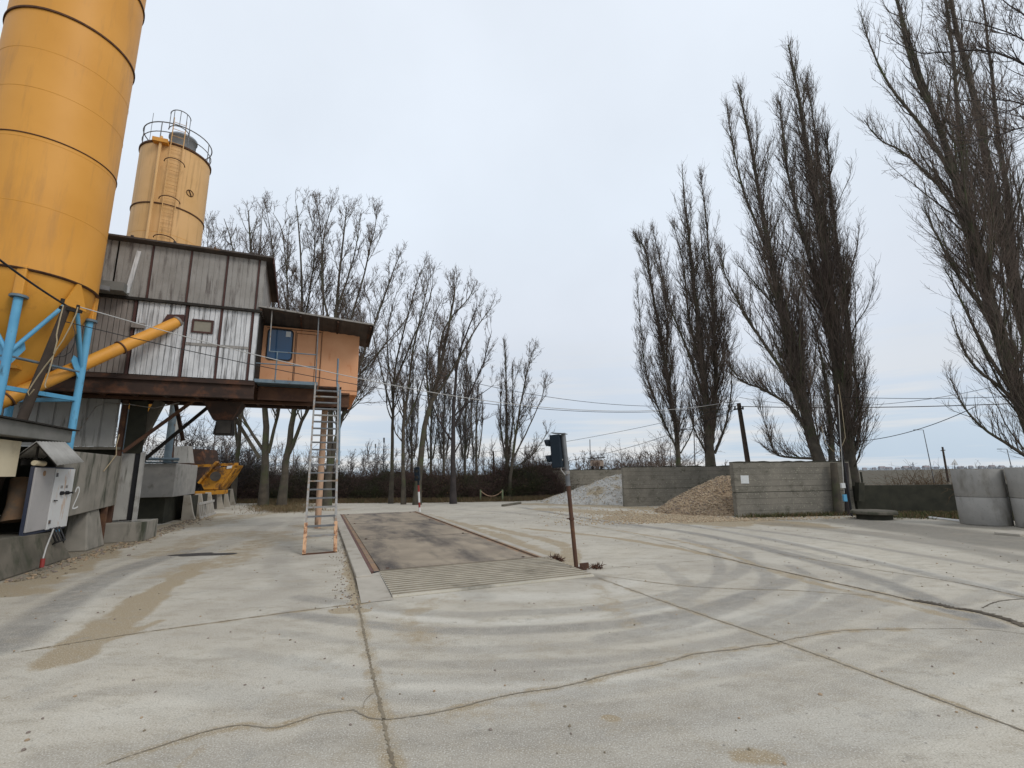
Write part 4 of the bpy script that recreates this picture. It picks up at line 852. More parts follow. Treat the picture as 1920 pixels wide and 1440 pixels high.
# switch cabinet
cbn = empty('switch_cabinet', xy(-5.05, 12.9, .7), 'grey and white steel switch cabinet with rust stains on the low wall', 'electrical cabinet')
m = MB(); m.box(-5.20, -5.155, 12.015, 13.64, .66, 1.96); m.build('body', 'cabinet_side', cbn)
m = MB(); m.box(-5.152, -5.120, 12.04, 12.76, .72, 1.94); m.build('door', 'cabinet_grey', cbn, bevel=.006)
m = MB(); m.box(-5.152, -5.115, 12.79, 13.62, .70, 1.93); dr_ = m.build('door', 'cabinet_white', cbn, bevel=.006); dr_['label'] = 'white door with rust runs and switches'
for v_, z_, w_ in ((13.12, 1.42, .07), (13.34, 1.42, .07), (13.50, 1.42, .03)):
    m = MB(); m.tube([xy(-5.115, v_, z_), xy(-5.065, v_, z_)], w_*.6, 10); m.bar(xy(-5.060, v_-w_*.3, z_+.01), xy(-5.060, v_+w_*.8, z_-.01), .02, .03); m.build('switch', 'black', dr_)
for v_ in (13.12, 13.34):
    m = MB(); m.box(-5.114, -5.111, v_-.045, v_+.045, 1.52, 1.58); m.build('name_plate', 'clad_grey', dr_)
for z_ in (1.80, .85):
    m = MB(); m.box(-5.113, -5.090, 12.81, 12.85, z_-.04, z_+.04); m.build('hinge', 'grey_metal', dr_)
m = MB(); m.bar(xy(-5.095, 12.86, 1.28), xy(-5.095, 12.98, 1.27), .02); m.build('handle', 'black', dr_)
m = MB(); m.tube([xy(-5.118, 12.35, 1.83), xy(-5.114, 12.35, 1.83)], .055, 12); m.build('warning_disc', 'deck_rust', cbn)
m = MB()
for k in range(4): m.tube([xy(-5.1, 12.9+k*.12, .72), xy(-5.0+.02*k, 12.95+k*.08, .45), xy(-5.095, 13.1-.02*k, .38), xy(-5.095, 13.1, .18)], .018, 6)
m.build('cables', 'cable_black', cbn)
m = MB(); m.tube([xy(-5.05, 12.9, .70), xy(-4.88, 12.3, .40), xy(-4.84, 12.15, .22)], .014, 6); m.build('cable', 'cable_white', cbn); m = MB(); m.tube([xy(-4.84, 12.15, .22), xy(-4.83, 12.13, .06)], .036, 10); m.build('plug', 'red_paint', cbn)
# small corrugated canopy over the cabinet
cp = empty('cabinet_canopy', xy(-5.1, 12.8, 2.0), 'little gabled canopy of corrugated sheet over the switch cabinet', 'canopy')
def slope_sheet(p00, p10, p01, p11, nw, amp, name, mat, par):
    m = MB(); vs = []; nr = np.cross(np.array(p10)-p00, np.array(p01)-p00); nr /= np.linalg.norm(nr); N_ = nw*4
    for k in range(N_+1):
        t = k/N_; o_ = nr*amp*math.sin(2*math.pi*t*nw); vs += [lerp(p00, p10, t)+o_, lerp(p01, p11, t)+o_]
    m.add(vs, [(2*k, 2*k+2, 2*k+3, 2*k+1) for k in range(N_)], True); o = m.build(name, mat, par); md = o.modifiers.new('t', 'SOLIDIFY'); md.thickness = .006; return o
rg0, rg1 = xy(-5.12, 11.86, 2.43), xy(-5.12, 12.95, 2.49)
slope_sheet(rg0, rg1, xy(-4.80, 12.0, 1.98), xy(-4.80, 13.11, 2.07), 9, .014, 'roof_sheet', 'corrugated', cp)
slope_sheet(rg0, rg1, xy(-5.45, 11.95, 2.12), xy(-5.45, 13.0, 2.16), 9, .014, 'roof_sheet', 'corrugated', cp)
m = MB(); m.tube([xy(-5.44, 11.97, 2.10), xy(-5.12, 11.88, 2.41), xy(-4.82, 12.02, 1.98)], .018, 6); m.build('frame', 'black_edge', cp)
m = MB(); m.box(-5.40, -5.37, 12.1, 12.9, 1.99, 2.1); m.box(-5.2, -5.17, 12.1, 12.13, 1.965, 2.38); m.box(-5.2, -5.17, 12.85, 12.88, 1.965, 2.40); m.build('prop', 'black_edge', cp)
m = MB(); m.tube([xy(-5.17, 12.03, 2.03), xy(-5.13, 12.3, 2.02)], .05, 12); tag(m.build('cable_roll', 'cream_wall'), 'cream coloured cylinder lying under the canopy on the cabinet top', 'roll')
# leaning timber pole with ropes in front of the near silo
pA, pB = D(52, 760, 9.6), D(126, 574, 9.7); pA = pA-(pB-pA)*.05
pb0 = pB+(pA-pB)/(pB[2]-pA[2])*pB[2]
tp = empty('timber_pole', pb0, 'leaning dark timber cable pole with loose ropes in front of the near silo', 'pole')
m = MB(); m.tube([pb0, lerp(pb0, pB, .6), pB], [.105, .09, .07], 12); m.build('shaft', 'wood_pole', tp)
m = MB(); m.bar(pB+np.array([-.1, -.05, -.05]), pB+np.array([.30, .03, -.12]), .07, .07); m.tube([pB+np.array([-.02, -.1, .03]), pB+np.array([-.02, -.1, .13])], .035, 8); m.tube([pB+np.array([.24, 0, -.08]), pB+np.array([.24, 0, .02])], .03, 8); m.build('insulator_arm', 'black_edge', tp)
m = MB()
m.tube([D(*p, 9.45) for p in ((119, 572), (112, 600), (108, 618), (106, 628), (107, 640), (101, 663), (97, 680), (90, 702), (84, 722), (86, 727))], .012, 6)
m.tube([D(*p, 9.45) for p in ((146, 576), (143, 588), (132, 612), (118, 638), (106, 655), (98, 670), (85, 686), (72, 704), (60, 722), (52, 735), (55, 742), (64, 730))], .012, 6)
m.build('rope', 'rope', tp)
m = MB(); m.tube([D(*p, 9.5) for p in ((136, 606), (141, 622), (140, 642), (132, 660), (120, 668), (100, 670))], .008, 5); m.build('cable', 'cable_black', tp)
# floodlight on the silo
fl = empty('floodlight', D(196, 545, 11.6), 'small grey floodlight bolted to the near silo rim', 'lamp')
m = MB(); c = D(196, 545, 11.6); m.wbox(c, .2, .12, .12, .6); m.build('lamp_body', 'grey_metal', fl, bevel=.01)
m = MB(); m.bar(c+np.array([-.1, 0, .05]), c+np.array([-.28, .25, .1]), .04); m.build('bracket', 'grey_metal', fl)

# ---- concrete bin, L blocks, pallet, loader
bn = empty('concrete_bin', xy(-6.0, 23.7), 'raised square grey concrete bin between the plant and the yellow skip', 'bin')
m = MB(); m.box(-6.9, -5.2, 22.0, 25.5, 1.0, 2.27); m.build('body', 'pale_concrete', bn, bevel=.02)
m = MB(); m.box(-6.8, -5.5, 22.3, 25.2, 0, .995); m.build('plinth', 'dark_wall', bn)
m = MB(); m.box(-6.9, -5.15, 21.9, 22.0, 2.28, 2.34); m.tube([xy(-7.2, 21.85, 2.45), xy(-5.1, 21.85, 2.42)], .06, 10); m.build('top_rail', 'blue_grey', bn)
def lblock(u, v, label):
    t = empty('support_block', xy(u, v), label, 'concrete block', 'ribbed concrete support blocks beside the lane')
    for k in range(3):
        v_ = v+k*2.0; m = MB(); m.prism([xy(u-.25, v_, 0), xy(u+.25, v_, 0), xy(u+.14, v_, .30), xy(u-.02, v_, 1.0), xy(u-.25, v_, 1.0)], BX*.16); m.build('rib', 'kerb_concrete', t, bevel=.01)
    m = MB(); m.box(u-.25, u-.12, v+.17, v+3.95, 0, .95); m.build('web', 'dark_wall', t)
    return t
lblock(-4.95, 23.6, 'near ribbed concrete block with the pale slatted frame leaning on it')
lblock(-5.1, 31.0, 'far ribbed concrete block beside the thicket')
pt = empty('slatted_frame', xy(-4.55, 25.3), 'pale slatted wooden frame leaning on its side by the lane', 'frame')
fa, fb = xy(-4.60, 24.0, 0), xy(-4.55, 26.9, 0); upd = np.array([0, 0, .62])+AX*-.12
m = MB(); m.bar(fa+upd*.06, fb+upd*.06, .05, .10); m.build('rail', 'white_wood', pt)
m = MB(); m.bar(fa+upd, fb+upd, .05, .10); m.build('rail', 'white_wood', pt)
for k in range(9):
    t_ = (k+.5)/9; m = MB(); m.bar(lerp(fa, fb, t_)+upd*.1+AX*-.02, lerp(fa, fb, t_)+upd*.95+AX*-.02, .045, .03, upv=tuple(AX)); m.build('slat', 'white_wood', pt)
# yellow skip hopper machine
yl = empty('skip_loader', xy(-5.6, 30), 'rusty yellow skip hoist with a slanted bucket beyond the concrete bin', 'machine')
def Yp(x, y, dv=0): q = D(x, y, 25.5+dv); return q
bk = [(398, 880), (440, 872), (428, 892), (408, 918), (382, 918), (376, 905)]
m = MB(); m.prism([Yp(x, y) for x, y in bk], np.array([-.25, 1.3, 0])); m.build('bucket', 'machine_yellow', yl, bevel=.02)
m = MB(); m.bar(Yp(374, 906, -.1), Yp(408, 866, -.1), .22, .12); m.build('arm', 'machine_yellow', yl)
m = MB(); m.bar(Yp(418, 912, -.1), Yp(442, 878, -.1), .16, .10); m.build('arm', 'machine_yellow', yl)
m = MB(); m.bar(Yp(368, 874, .2), Yp(446, 870, .2), .12, .14); m.build('top_beam', 'machine_yellow', yl)
m = MB(); m.bar(Yp(366, 925, 0), Yp(425, 922, 0), .2, .22); m.build('chassis', 'machine_yellow', yl)
m = MB(); m.tube([Yp(404, 893, -.16), Yp(404, 893, -.04)], .25, 20); m.build('wheel', 'machine_dark', yl)
m = MB(); m.prism([Yp(426, 874, -.02), Yp(436, 873, -.02), Yp(434, 878, -.02), Yp(425, 879, -.02)], np.array([0, -.01, 0])); m.build('maker_plate', 'white', yl)
m = MB(); m.bar(Yp(398, 925, .3), Yp(398, 955, .3), .3, .3); m.bar(Yp(372, 925, .3), Yp(372, 950, .3), .2, .3); m.build('leg', 'machine_dark', yl)
# aggregate weigher frame behind the bin
ag = empty('aggregate_frame', xy(-6.2, 27.5), 'dark rusty steel frame with a white grid panel behind the concrete bin', 'machine')
m = MB(); m.prism([D(330, 842, 27), D(378, 842, 27), D(384, 868, 27), D(384, 900, 27), D(330, 900, 27)], np.array([0, 1.4, 0])); m.build('casing', 'dark_rust', ag)
m = MB(); m.prism([D(302, 838, 24.6), D(352, 836, 24.6), D(356, 868, 24.6), D(296, 868, 24.6)], np.array([-.1, .5, 0])); m.build('side_plate', 'clad_low', ag)
m = MB(); q = [D(276, 838, 24.4), D(318, 836, 24.4), D(302, 868, 24.3), D(258, 868, 24.3)]
for k in range(9): t_ = k/8; m.bar(lerp(q[0], q[1], t_), lerp(q[3], q[2], t_), .04)
for k in range(8): t_ = k/7; m.bar(lerp(q[0], q[3], t_), lerp(q[1], q[2], t_), .04)
m.build('grid_panel', 'white', ag)
m = MB(); c = D(325, 812, 24.0); m.wbox(c, .45, .4, .9, .38); m.build('box', 'clad_low', ag)
m = MB(); m.bar(D(325, 816, 24.2), D(322, 868, 24.2), .1); m.build('post', 'dark_rust', ag)

# ================================================================ BUNKER WALLS (right)
def bunker(p, q, h, th, label, back_=None, name='bunker_wall'):
    p = np.array([p[0], p[1], 0.]); q = np.array([q[0], q[1], 0.]); d = (q-p); L_ = np.linalg.norm(d); d /= L_; nrm = np.array([-d[1], d[0], 0])
    t = empty(name, (p+q)/2, label, 'wall', 'board-marked concrete bunker walls')
    nb = int(h/.21); zs = np.linspace(0, h, nb+1); r = np.random.default_rng(int(L_*100))
    m = MB()
    for k in range(nb):   # board courses, each a few millimetres in or out
        o_ = r.uniform(-.008, .008); z0, z1 = zs[k], zs[k+1]
        if k: z0 += (.022 if k == nb//2 else .006)
        e0 = r.uniform(-.005, .005); P = []
        for z in (z0, z1):
            P += [p+d*e0+nrm*o_+np.array([0, 0, z]), q+nrm*o_+np.array([0, 0, z]), q+nrm*(th-o_)+np.array([0, 0, z]), p+d*e0+nrm*(th-o_)+np.array([0, 0, z])]
        m.hexa(P)
    m.build('wall', 'wall_concrete', t); m = MB(); m.bar(p+nrm*th/2+d*.02+np.array([0, 0, h/2-.01]), q-d*.02+nrm*th/2+np.array([0, 0, h/2-.01]), th-.05, h-.04)
    m.build('joint_fill', 'dark_wall', t)
    m = MB(); xs = np.linspace(0, L_, int(L_/.25)+1)
    vs = []
    for x in xs:
        a = r.uniform(.01, .055); vs += [p+d*x+nrm*-.012+np.array([0, 0, h+.001]), p+d*x+nrm*(th+.012)+np.array([0, 0, h+.001]), p+d*x+nrm*-.012+np.array([0, 0, h+a]), p+d*x+nrm*(th+.012)+np.array([0, 0, h+a])]
    n_ = len(xs); fs = []
    for k in range(n_-1): a = 4*k; b = a+4; fs += [(a, b, b+2, a+2), (a+2, b+2, b+3, a+3), (a+3, b+3, b+1, a+1)]
    fs += [(0, 2, 3, 1)]
    m.add(vs, fs); m.build('moss_cap', 'dark_wall', t)
    return t
w1 = bunker((8.42, 18.25), (13.35, 18.95), 2.03, .24, 'nearest board-marked concrete bunker wall with a white notice on it')
m = MB(); a = D(1388, 892, 18.35); m.bar(D(1389, 899, 18.28), D(1404, 899, 18.30), .008, .30, upv=(0, 0, 1)); nt_ = m.build('notice', 'paper'); nt_['label'] = 'white paper notice stuck on the nearest bunker wall'; nt_['category'] = 'notice'
#w1b = bunker((8.42, 18.50), (9.3, 21.8), 2.0, .22, 'short bunker wall running back from the nearest wall behind the brown gravel')
w2 = bunker((5.68, 24.7), (11.6, 25.4), 1.97, .26, 'middle board-marked bunker wall between the sand and the gravel')
w3 = bunker((2.85, 36.0), (10.5, 37.0), 1.95, .3, 'farthest bunker wall behind the grey sand heap')

def heap(name, cx, cy, rx, ry, h, mat, label, seed, flat=.0, peak=(0, 0), n=70, kind=None, cat='heap'):
    g = np.linspace(-1, 1, n); A_, B2_ = np.meshgrid(g, g); r = np.hypot(A_-peak[0]*(1-np.hypot(A_, B2_)), B2_-peak[1]*(1-np.hypot(A_, B2_)))
    r = np.hypot(A_, B2_); sh = np.clip(1-r, 0, 1)
    Xw = cx+rx*(A_+peak[0]*sh); Yw = cy+ry*(B2_+peak[1]*sh)
    z = h*np.clip(sh*1.12-flat, 0, .97)+(fbm(Xw, Yw, 1.1, seed)-.5)*.28*h*np.clip(sh*3, 0, 1)+(fbm(Xw, Yw, .22, seed+3)-.5)*.07-np.abs(fbm(Xw*1.6, Yw*.5, .9, seed+7)-.5)*.35*np.clip(sh*2, 0, 1)*(h > 1.7)
    z = np.where(sh <= .02, -.03, z)
    V_ = np.stack([Xw, Yw, z], -1).reshape(-1, 3); i = np.arange(n-1)[:, None]; j = np.arange(n-1)[None, :]
    F_ = np.stack([i*n+j, i*n+j+1, (i+1)*n+j+1, (i+1)*n+j], -1).reshape(-1, 4)
    o = rawmesh(name, V_, F_, mat, origin=(cx, cy, 0)); tag(o, label, cat, kind=kind)
    return o, (lambda x, y: None), V_
sd_h = heap('sand_heap', 7.3, 29.4, 5.8, 3.4, 1.9, 'sand_pile', 'pale grey heap of sand between the middle and farthest bunker walls', 61, peak=(.12, .1), n=110)
VS = sd_h[2]; sel = VS[VS[:, 2] > .04]; nS = 9000; P = sel[RNG.integers(0, len(sel), nS)]+np.c_[RNG.uniform(-.08, .08, (nS, 2)), RNG.uniform(-.02, .015, nS)]
# gravel heap : base surface plus thousands of pebbles
gv = heap('gravel_heap', 9.0, 20.9, 2.9, 2.2, 1.62, 'stone_a', 'brown heap of river gravel between the two nearest bunker walls', 71, peak=(.15, .0), n=60)
def icos():
    t = (1+5**.5)/2; v = np.array([(-1, t, 0), (1, t, 0), (-1, -t, 0), (1, -t, 0), (0, -1, t), (0, 1, t), (0, -1, -t), (0, 1, -t), (t, 0, -1), (t, 0, 1), (-t, 0, -1), (-t, 0, 1)], float); v /= np.linalg.norm(v[0])
    f = np.array([(0, 11, 5), (0, 5, 1), (0, 1, 7), (0, 7, 10), (0, 10, 11), (1, 5, 9), (5, 11, 4), (11, 10, 2), (10, 7, 6), (7, 1, 8), (3, 9, 4), (3, 4, 2), (3, 2, 6), (3, 6, 8), (3, 8, 9), (4, 9, 5), (2, 4, 11), (6, 2, 10), (8, 6, 7), (9, 8, 1)]); return v, f
IV, IF = icos()
def stones(name, P, size, mats, label, cat, seed, parent=None, kind='stuff'):
    r = np.random.default_rng(seed); n = len(P); S = size[:, None, None]*r.uniform(.6, 1.3, (n, 1, 3)); Vv = IV[None]*(1+r.uniform(-.22, .22, (n, 12, 1)))*S
    a = r.uniform(0, 6.28, n); ca, sa = np.cos(a), np.sin(a); x = Vv[..., 0]*ca[:, None]-Vv[..., 1]*sa[:, None]; y = Vv[..., 0]*sa[:, None]+Vv[..., 1]*ca[:, None]
    Vv = np.stack([x, y, Vv[..., 2]*.7], -1)+P[:, None]; F_ = (IF[None]+12*np.arange(n)[:, None, None]).reshape(-1, 3)
    o = rawmesh(name, Vv.reshape(-1, 3), F_, None, parent=parent, smooth=False, mats=mats, matidx=np.repeat(r.integers(0, len(mats), n), 20))
    if label: tag(o, label, cat, kind=kind)
    elif kind: o['kind'] = kind
    return o
stones('sand_lumps', P, RNG.uniform(.012, .045, nS), ['sand_pile', 'sand_pile', 'stone_b'], None, None, 15, parent=sd_h[0])
VG = gv[2]; sel = VG[(VG[:, 2] > .05)]; idx = RNG.integers(0, len(sel), 16000); P = sel[idx]+np.c_[RNG.uniform(-.06, .06, (16000, 2)), RNG.uniform(-.01, .02, 16000)]
stones('pebbles', P, RNG.uniform(.012, .036, 16000), ['stone_a', 'stone_b', 'stone_b', 'stone_c'], None, None, 5, parent=gv[0])
# spilled stones over the yard in front of the bunkers
n = 5200; t = RNG.random(n)**.7; cx_ = RNG.normal(7.2, 2.6, n); cy_ = 16.6+np.abs(RNG.normal(0, 3.0, n))+.12*(cx_-6)
ok = (cy_ < 26) & (cx_ > 1.0) & ~((cx_ > 8.3) & (cy_ > 18.1) & (cy_ < 19.4)); P = np.c_[cx_, cy_, np.full(n, .012)][ok]
stones('spilled_gravel', P, RNG.uniform(.012, .035, len(P)), ['stone_a', 'stone_b', 'stone_b'], 'thin spread of spilled gravel on the yard in front of the bunkers', 'gravel', 6)
# debris on the near yard
n = 800; dx = RNG.uniform(-8, 11, n); dy = 2.2+RNG.random(n)**1.3*20; P = np.c_[dx, dy, np.full(n, .004)]
stones('grit', P, RNG.uniform(.004, .012, n)*(1+dy*.035), ['stone_c', 'stone_a', 'joint_dirt'], 'loose grit and small clods scattered over the concrete yard', 'debris', 8)
n = 500; k = RNG.random(n); pa = G(650, 985); pb_ = G(676, 1145); P = (pa[None]*(1-k[:, None])+pb_[None]*k[:, None]); P[:, 0] += RNG.normal(-.12, .14, n); P[:, 2] = .006
stones('joint_rubble', P, RNG.uniform(.006, .018, n), ['stone_c', 'joint_dirt', 'stone_a'], 'crumbled dirt and rubble along the kerb of the weighbridge', 'debris', 9)
# dark slab tracks under panel wall: rubble by the footings on the left
n = 700; k = RNG.random(n); P = np.array([xy(-4.95+abs(RNG.normal(0, .3)), 11+t_*14) for t_ in k]); P[:, 2] = .01
stones('footing_rubble', P, RNG.uniform(.01, .04, n), ['stone_c', 'joint_dirt', 'stone_a'], 'dirt and rubble along the foot of the plant structures on the left', 'debris', 10)

# low dark wall, posts and slab right of the bunkers
m = MB(); a, b = G(1612, 966), G(1800, 972); m.hexa([np.array([13.4, 18.9, 0]), np.array([24, 17.6, 0]), np.array([24, 17.8, 0]), np.array([13.4, 19.1, 0]), np.array([13.4, 18.9, 1.1]), np.array([24, 17.6, 1.1]), np.array([24, 17.8, 1.1]), np.array([13.4, 19.1, 1.1])])
tag(m.build('low_wall', 'dark_wall', bevel=.02), 'low black mossy wall between the nearest bunker wall and the concrete rings', 'wall')
lw = empty('round_cover', G(1638, 965), 'dark round concrete cover slab on a ring at the foot of the low wall', 'cover')
c = G(1640, 973); m = MB(); m.lathe(c, [(.52, 0), (.52, .17)], 32); m.build('ring', 'dark_wall', lw)
m = MB(); m.lathe(c, [(.0001, .175), (.66, .175), (.68, .2), (.68, .26), (.65, .29), (.0001, .30)], 40, False); m.build('lid', 'old_concrete', lw)
m = MB(); m.tube([G(1742, 970, .05), G(1812, 978, .05)], .035, 10); tag(m.build('pipe', 'white'), 'white plastic pipe lying on the ground beside the concrete rings', 'pipe')
def ringstack(c, r, hs, label):
    t = empty('ring_stack', c, label, 'concrete rings', 'stacks of concrete well rings')
    z = 0
    for h in hs:
        m = MB(); m.lathe(c, [(r-.09, z+.006), (r-.010, z+.006), (r, z+.022), (r, z+h-.012), (r-.01, z+h), (r-.09, z+h), (r-.09, z+.006)], 48, True); m.build('ring', 'ring_concrete', t); z += h+.004
for q, r, hs, lb in ((G(1850, 985), .60, (.83, .83), 'two stacked concrete well rings left of the pair cut by the frame'), (G(1962, 992), .60, (.83, .88), 'two stacked concrete well rings cut off by the right edge of the view')):
    q = q+np.array([q[0], q[1], 0])/np.hypot(q[0], q[1])*r*.6; ringstack(q, r, hs, lb)
m = MB(); c = G(1905, 1002); m.wbox(c, .9, .5, .06, .4); tag(m.build('paving_slab', 'kerb_concrete', bevel=.01), 'flat concrete slab lying before the right hand rings', 'slab')
# slim poles by the nearest wall
def pole(px0, px1, Y, r, mat, label, cat='pole', name='pole', r1=None, base_z=0):
    top = D(*px1, Y); b = D(*px0, Y); b = b+(top-b)*((base_z-b[2])/(top[2]-b[2])); t = empty(name, b, label, cat)
    m = MB(); m.tube([b, top], r, 10, r1=r1 or r*.8); m.build('shaft', mat, t); return t, b, top
t, b, tp_ = pole((1597, 965), (1570, 790), 18.2, .035, 'black', 'thin black pole with cable and white box at the nearest bunker wall')
m = MB(); c = D(1581, 915, 18.05); m.wbox(c, .14, .08, .18, 0); m.build('meter_box', 'white', t)
m = MB(); m.tube([D(1571, 740, 18.1), D(1576, 820, 18.1), D(1580, 880, 18.05), D(1583, 925, 18.05)], .012, 6); m.build('cable', 'cable_white', t)
m = MB(); c = D(1585, 940, 18.1); m.wbox(c, .12, .08, .25, 0); m.build('valve', 'blue_paint', t)
t, b, tp_ = pole((1572, 965), (1563, 868), 18.6, .15, 'bark', 'mossy old timber stump post against the nearest bunker wall', name='timber_post')
t, b, tp_ = pole((1590, 962), (1586, 868), 18.5, .10, 'bark_dark', 'thinner dark timber post beside the mossy stump post', name='timber_post')
m = MB(); m.bar(D(1617, 905, 18.6), D(1614, 885, 18.6), .05); m.bar(D(1612, 940, 18.7), D(1612, 905, 18.7), .22); tag(m.build('gate_post', 'dark_wall'), 'dark stub post with a hook at the left end of the low black wall', 'post')
# utility pole
t, b, up_top = pole((1402, 865), (1385, 756), 24, .14, 'wood_pole', 'dark wooden utility pole standing behind the nearest bunker wall', name='utility_pole', r1=.10)
m = MB(); m.bar(D(1376, 768, 24), D(1394, 765, 24), .07, .07)
for x in (1378, 1393, 1386): m.tube([D(x, 768, 23.9), D(x, 762, 23.9)], .04, 8)
m.build('insulator_bracket', 'black_edge', t)
pole((926, 888), (925, 846), 34, .07, 'wood_pole', 'short wooden pole left of the slender bare poplar', name='utility_pole')
t, b, q = pole((1775, 885), (1767, 838), 62, .13, 'wood_pole', 'distant dark utility pole in the field on the right', name='utility_pole')
m = MB(); m.bar(D(1764, 845, 62), D(1772, 844, 62), .1); m.build('cross_arm', 'wood_pole', t)
def lamp(px0, px1, Y, label, arm=(-10, 0), r=.06):
    t, b, q = pole(px0, px1, Y, r, 'grey_metal', label, 'street light', 'street_lamp', r1=r*.6)
    m = MB(); e = D(px1[0]+arm[0], px1[1]+arm[1], Y); m.tube([q, e], r*.5, 6); m.build('arm', 'grey_metal', t); m = MB(); m.bar(e, e+(e-q)/np.linalg.norm(e-q)*.5, .16, .08); m.build('lamp_head', 'grey_metal', t)
lamp((1747, 882), (1731, 806), 58, 'thin grey street lamp standing in the field left of the distant dark pole')
lamp((1898, 882), (1888, 842), 58, 'thin grey street lamp at the right edge beyond the concrete rings')
lamp((1303, 868), (1301, 805), 40, 'grey street lamp between the two nearer poplars behind the middle wall', arm=(-14, 0))
lamp((719, 872), (720, 832), 48, 'taller floodlight mast between the bare trees left of the far signal', arm=(0, -2))
lamp((704, 872), (704, 842), 58, 'shorter floodlight mast left of the taller one', arm=(0, -2))
pole((1107, 870), (1106, 824), 44, .045, 'grey_metal', 'thin mast rising behind the farthest bunker wall', name='mast')
pole((1051, 880), (1051, 866), 42, .05, 'grey_metal', 'thin grey stake just left of the leaning signal head', name='stake')
t, b, q = pole((1791, 884), (1790, 868), 60, .04, 'grey_metal', 'small triangular road sign far off across the field', 'road sign', 'road_sign')
m = MB(); m.prism([D(1783, 872, 60), D(1797, 872, 60), D(1790, 861, 60)], np.array([0, .05, 0])); m.build('sign_plate', 'white', t)
# sign board with roof
sb = empty('sign_board', D(1120, 884, 40)*np.array([1, 1, 0]), 'roofed notice board on two dark posts above the farthest bunker wall', 'sign')
for x in (1110, 1127): m = MB(); p = D(x, 862, 40); m.bar(p*np.array([1, 1, 0]), p, .14); m.build('post', 'black_edge', sb)
m = MB(); m.bar(D(1102, 860, 40), D(1134, 857.5, 40), .5, .07); m.build('roof', 'black_edge', sb)
m = MB(); m.bar(D(1107, 868.5, 39.9), D(1132, 868.5, 39.9), .05, .48); brd = m.build('board', 'sign_board', sb)
m = MB()
def L3(x0, y0, x1, y1): m.bar(D(x0, y0, 39.8), D(x1, y1, 39.8), .02, .07, upv=(0, 1, 0))
L3(1112, 865, 1113.5, 873); L3(1113, 865, 1117, 873); L3(1117.5, 873, 1117.5, 865); L3(1120, 865, 1120, 873); L3(1120, 865, 1123.5, 865.3); L3(1120, 869, 1123.5, 869); L3(1120, 873, 1124, 872.7); L3(1123.7, 865.5, 1123.7, 869); L3(1124, 869, 1124, 872.5)
m.build('lettering', 'rust', brd)
# green rail gate + rope barrier
gt = empty('rail_gate', G(1016, 932), 'small pale green railing gate left of the farthest bunker wall', 'gate')
m = MB(); ya = 35.6
for k in range(8): x = 1006+k*2.8; p = D(x, 902, ya); m.bar(p*np.array([1, 1, 0]), p, .04)
m.build('bars', 'green_rail', gt)
m = MB(); m.bar(D(1005, 903, ya), D(1027, 903, ya), .05); m.bar(D(1005, 913, ya), D(1027, 913, ya), .04); m.build('rail', 'green_rail', gt)
rb_ = empty('rope_barrier', G(920, 938), 'sagging chain barrier between two short pale posts before the thicket', 'barrier')
for x in (901, 942): p = D(x, 918, 31); m = MB(); m.bar(p*np.array([1, 1, 0]), p, .09); m.build('post', 'green_rail', rb_)
m = MB(); m.tube([D(902+40*t_, 921+10*4*t_*(1-t_)-1*t_, 31) for t_ in np.linspace(0, 1, 10)], .03, 6); m.build('chain', 'cream_post', rb_)

# ================================================================ OVERHEAD WIRES
def wire(name_label, p, q, sag, r=.012, mat='cable_black', k=24):
    P = [lerp(p, q, t)-np.array([0, 0, 4*sag*t*(1-t)]) for t in np.linspace(0, 1, k)]
    m = MB(); m.tube(P, r, 5); return tag(m.build('overhead_wire', mat), name_label, 'wire', 'overhead cables across the yard')
w_top = pB+np.array([.2, 0, 0])
wire('pale cable from the timber pole across the plant wall to the utility pole', w_top, D(1384, 750, 24), 1.3, .012, 'cable_white')
wire('dark cable just below the pale one from the timber pole to the utility pole', pB+np.array([0, 0, -.35]), D(1386, 756, 24), 1.1, .010)
wire('thick dark cable from the top left edge to the timber pole', D(-60, 440, 7.5), pB, .05, .022)
wire('cable from the booth roof corner to the utility pole', xy(1.0, 16.5, 5.9), D(1386, 752, 24), .9, .010)
wire('heavy cable running right from the utility pole behind the poplars', D(1388, 762, 24), D(2000, 752, 20), .15, .020)
wire('upper thin cable running right past the twin-trunk poplar', D(1386, 745, 24), D(1990, 690, 18), .9, .010)
wire('second thin cable crossing above the field on the right', D(1440, 735, 23), D(2000, 738, 17), .25, .012)
wire('cable climbing right towards the edge poplar', D(1600, 828, 21.5), D(1830, 762, 17), .25, .014)
wire('thin cable from the utility pole down to the farther poplars on the left', D(1384, 765, 24), D(950, 870, 42), .9, .014)
wire('fainter upper cable from the utility pole to the far left poles', D(1384, 760, 24), D(700, 850, 58), 1.2, .012)
m = MB(); m.tube([D(*p, 20.4) for p in ((1540, 800), (1548, 830), (1562, 846), (1575, 846), (1585, 820), (1578, 760), (1572, 720))], .014, 6); tag(m.build('hanging_rope', 'rope'), 'loop of pale rope hanging in the twin-trunk poplar', 'rope')
m = MB(); m.tube([xy(-6.3, 16.45, 2.9), xy(-5.95, 16.45, 3.7), xy(-5.75, 16.45, 3.82), xy(-5.2, 16.45, 3.80), xy(-4.6, 16.45, 3.72), xy(-4.0, 16.45, 3.90)], .014, 6); tag(m.build('conduit', 'galv'), 'grey conduit sagging below the plant floor by the blue leg', 'conduit')
m = MB(); m.tube([xy(-5.15, 15.9, 2.9), xy(-5.15, 15.8, 2.6), xy(-5.15, 15.9, 2.35), xy(-5.17, 15.3, 1.9)], .012, 6); tag(m.build('loose_cord', 'rope'), 'pale cord hanging over the numbered concrete panel', 'cord')

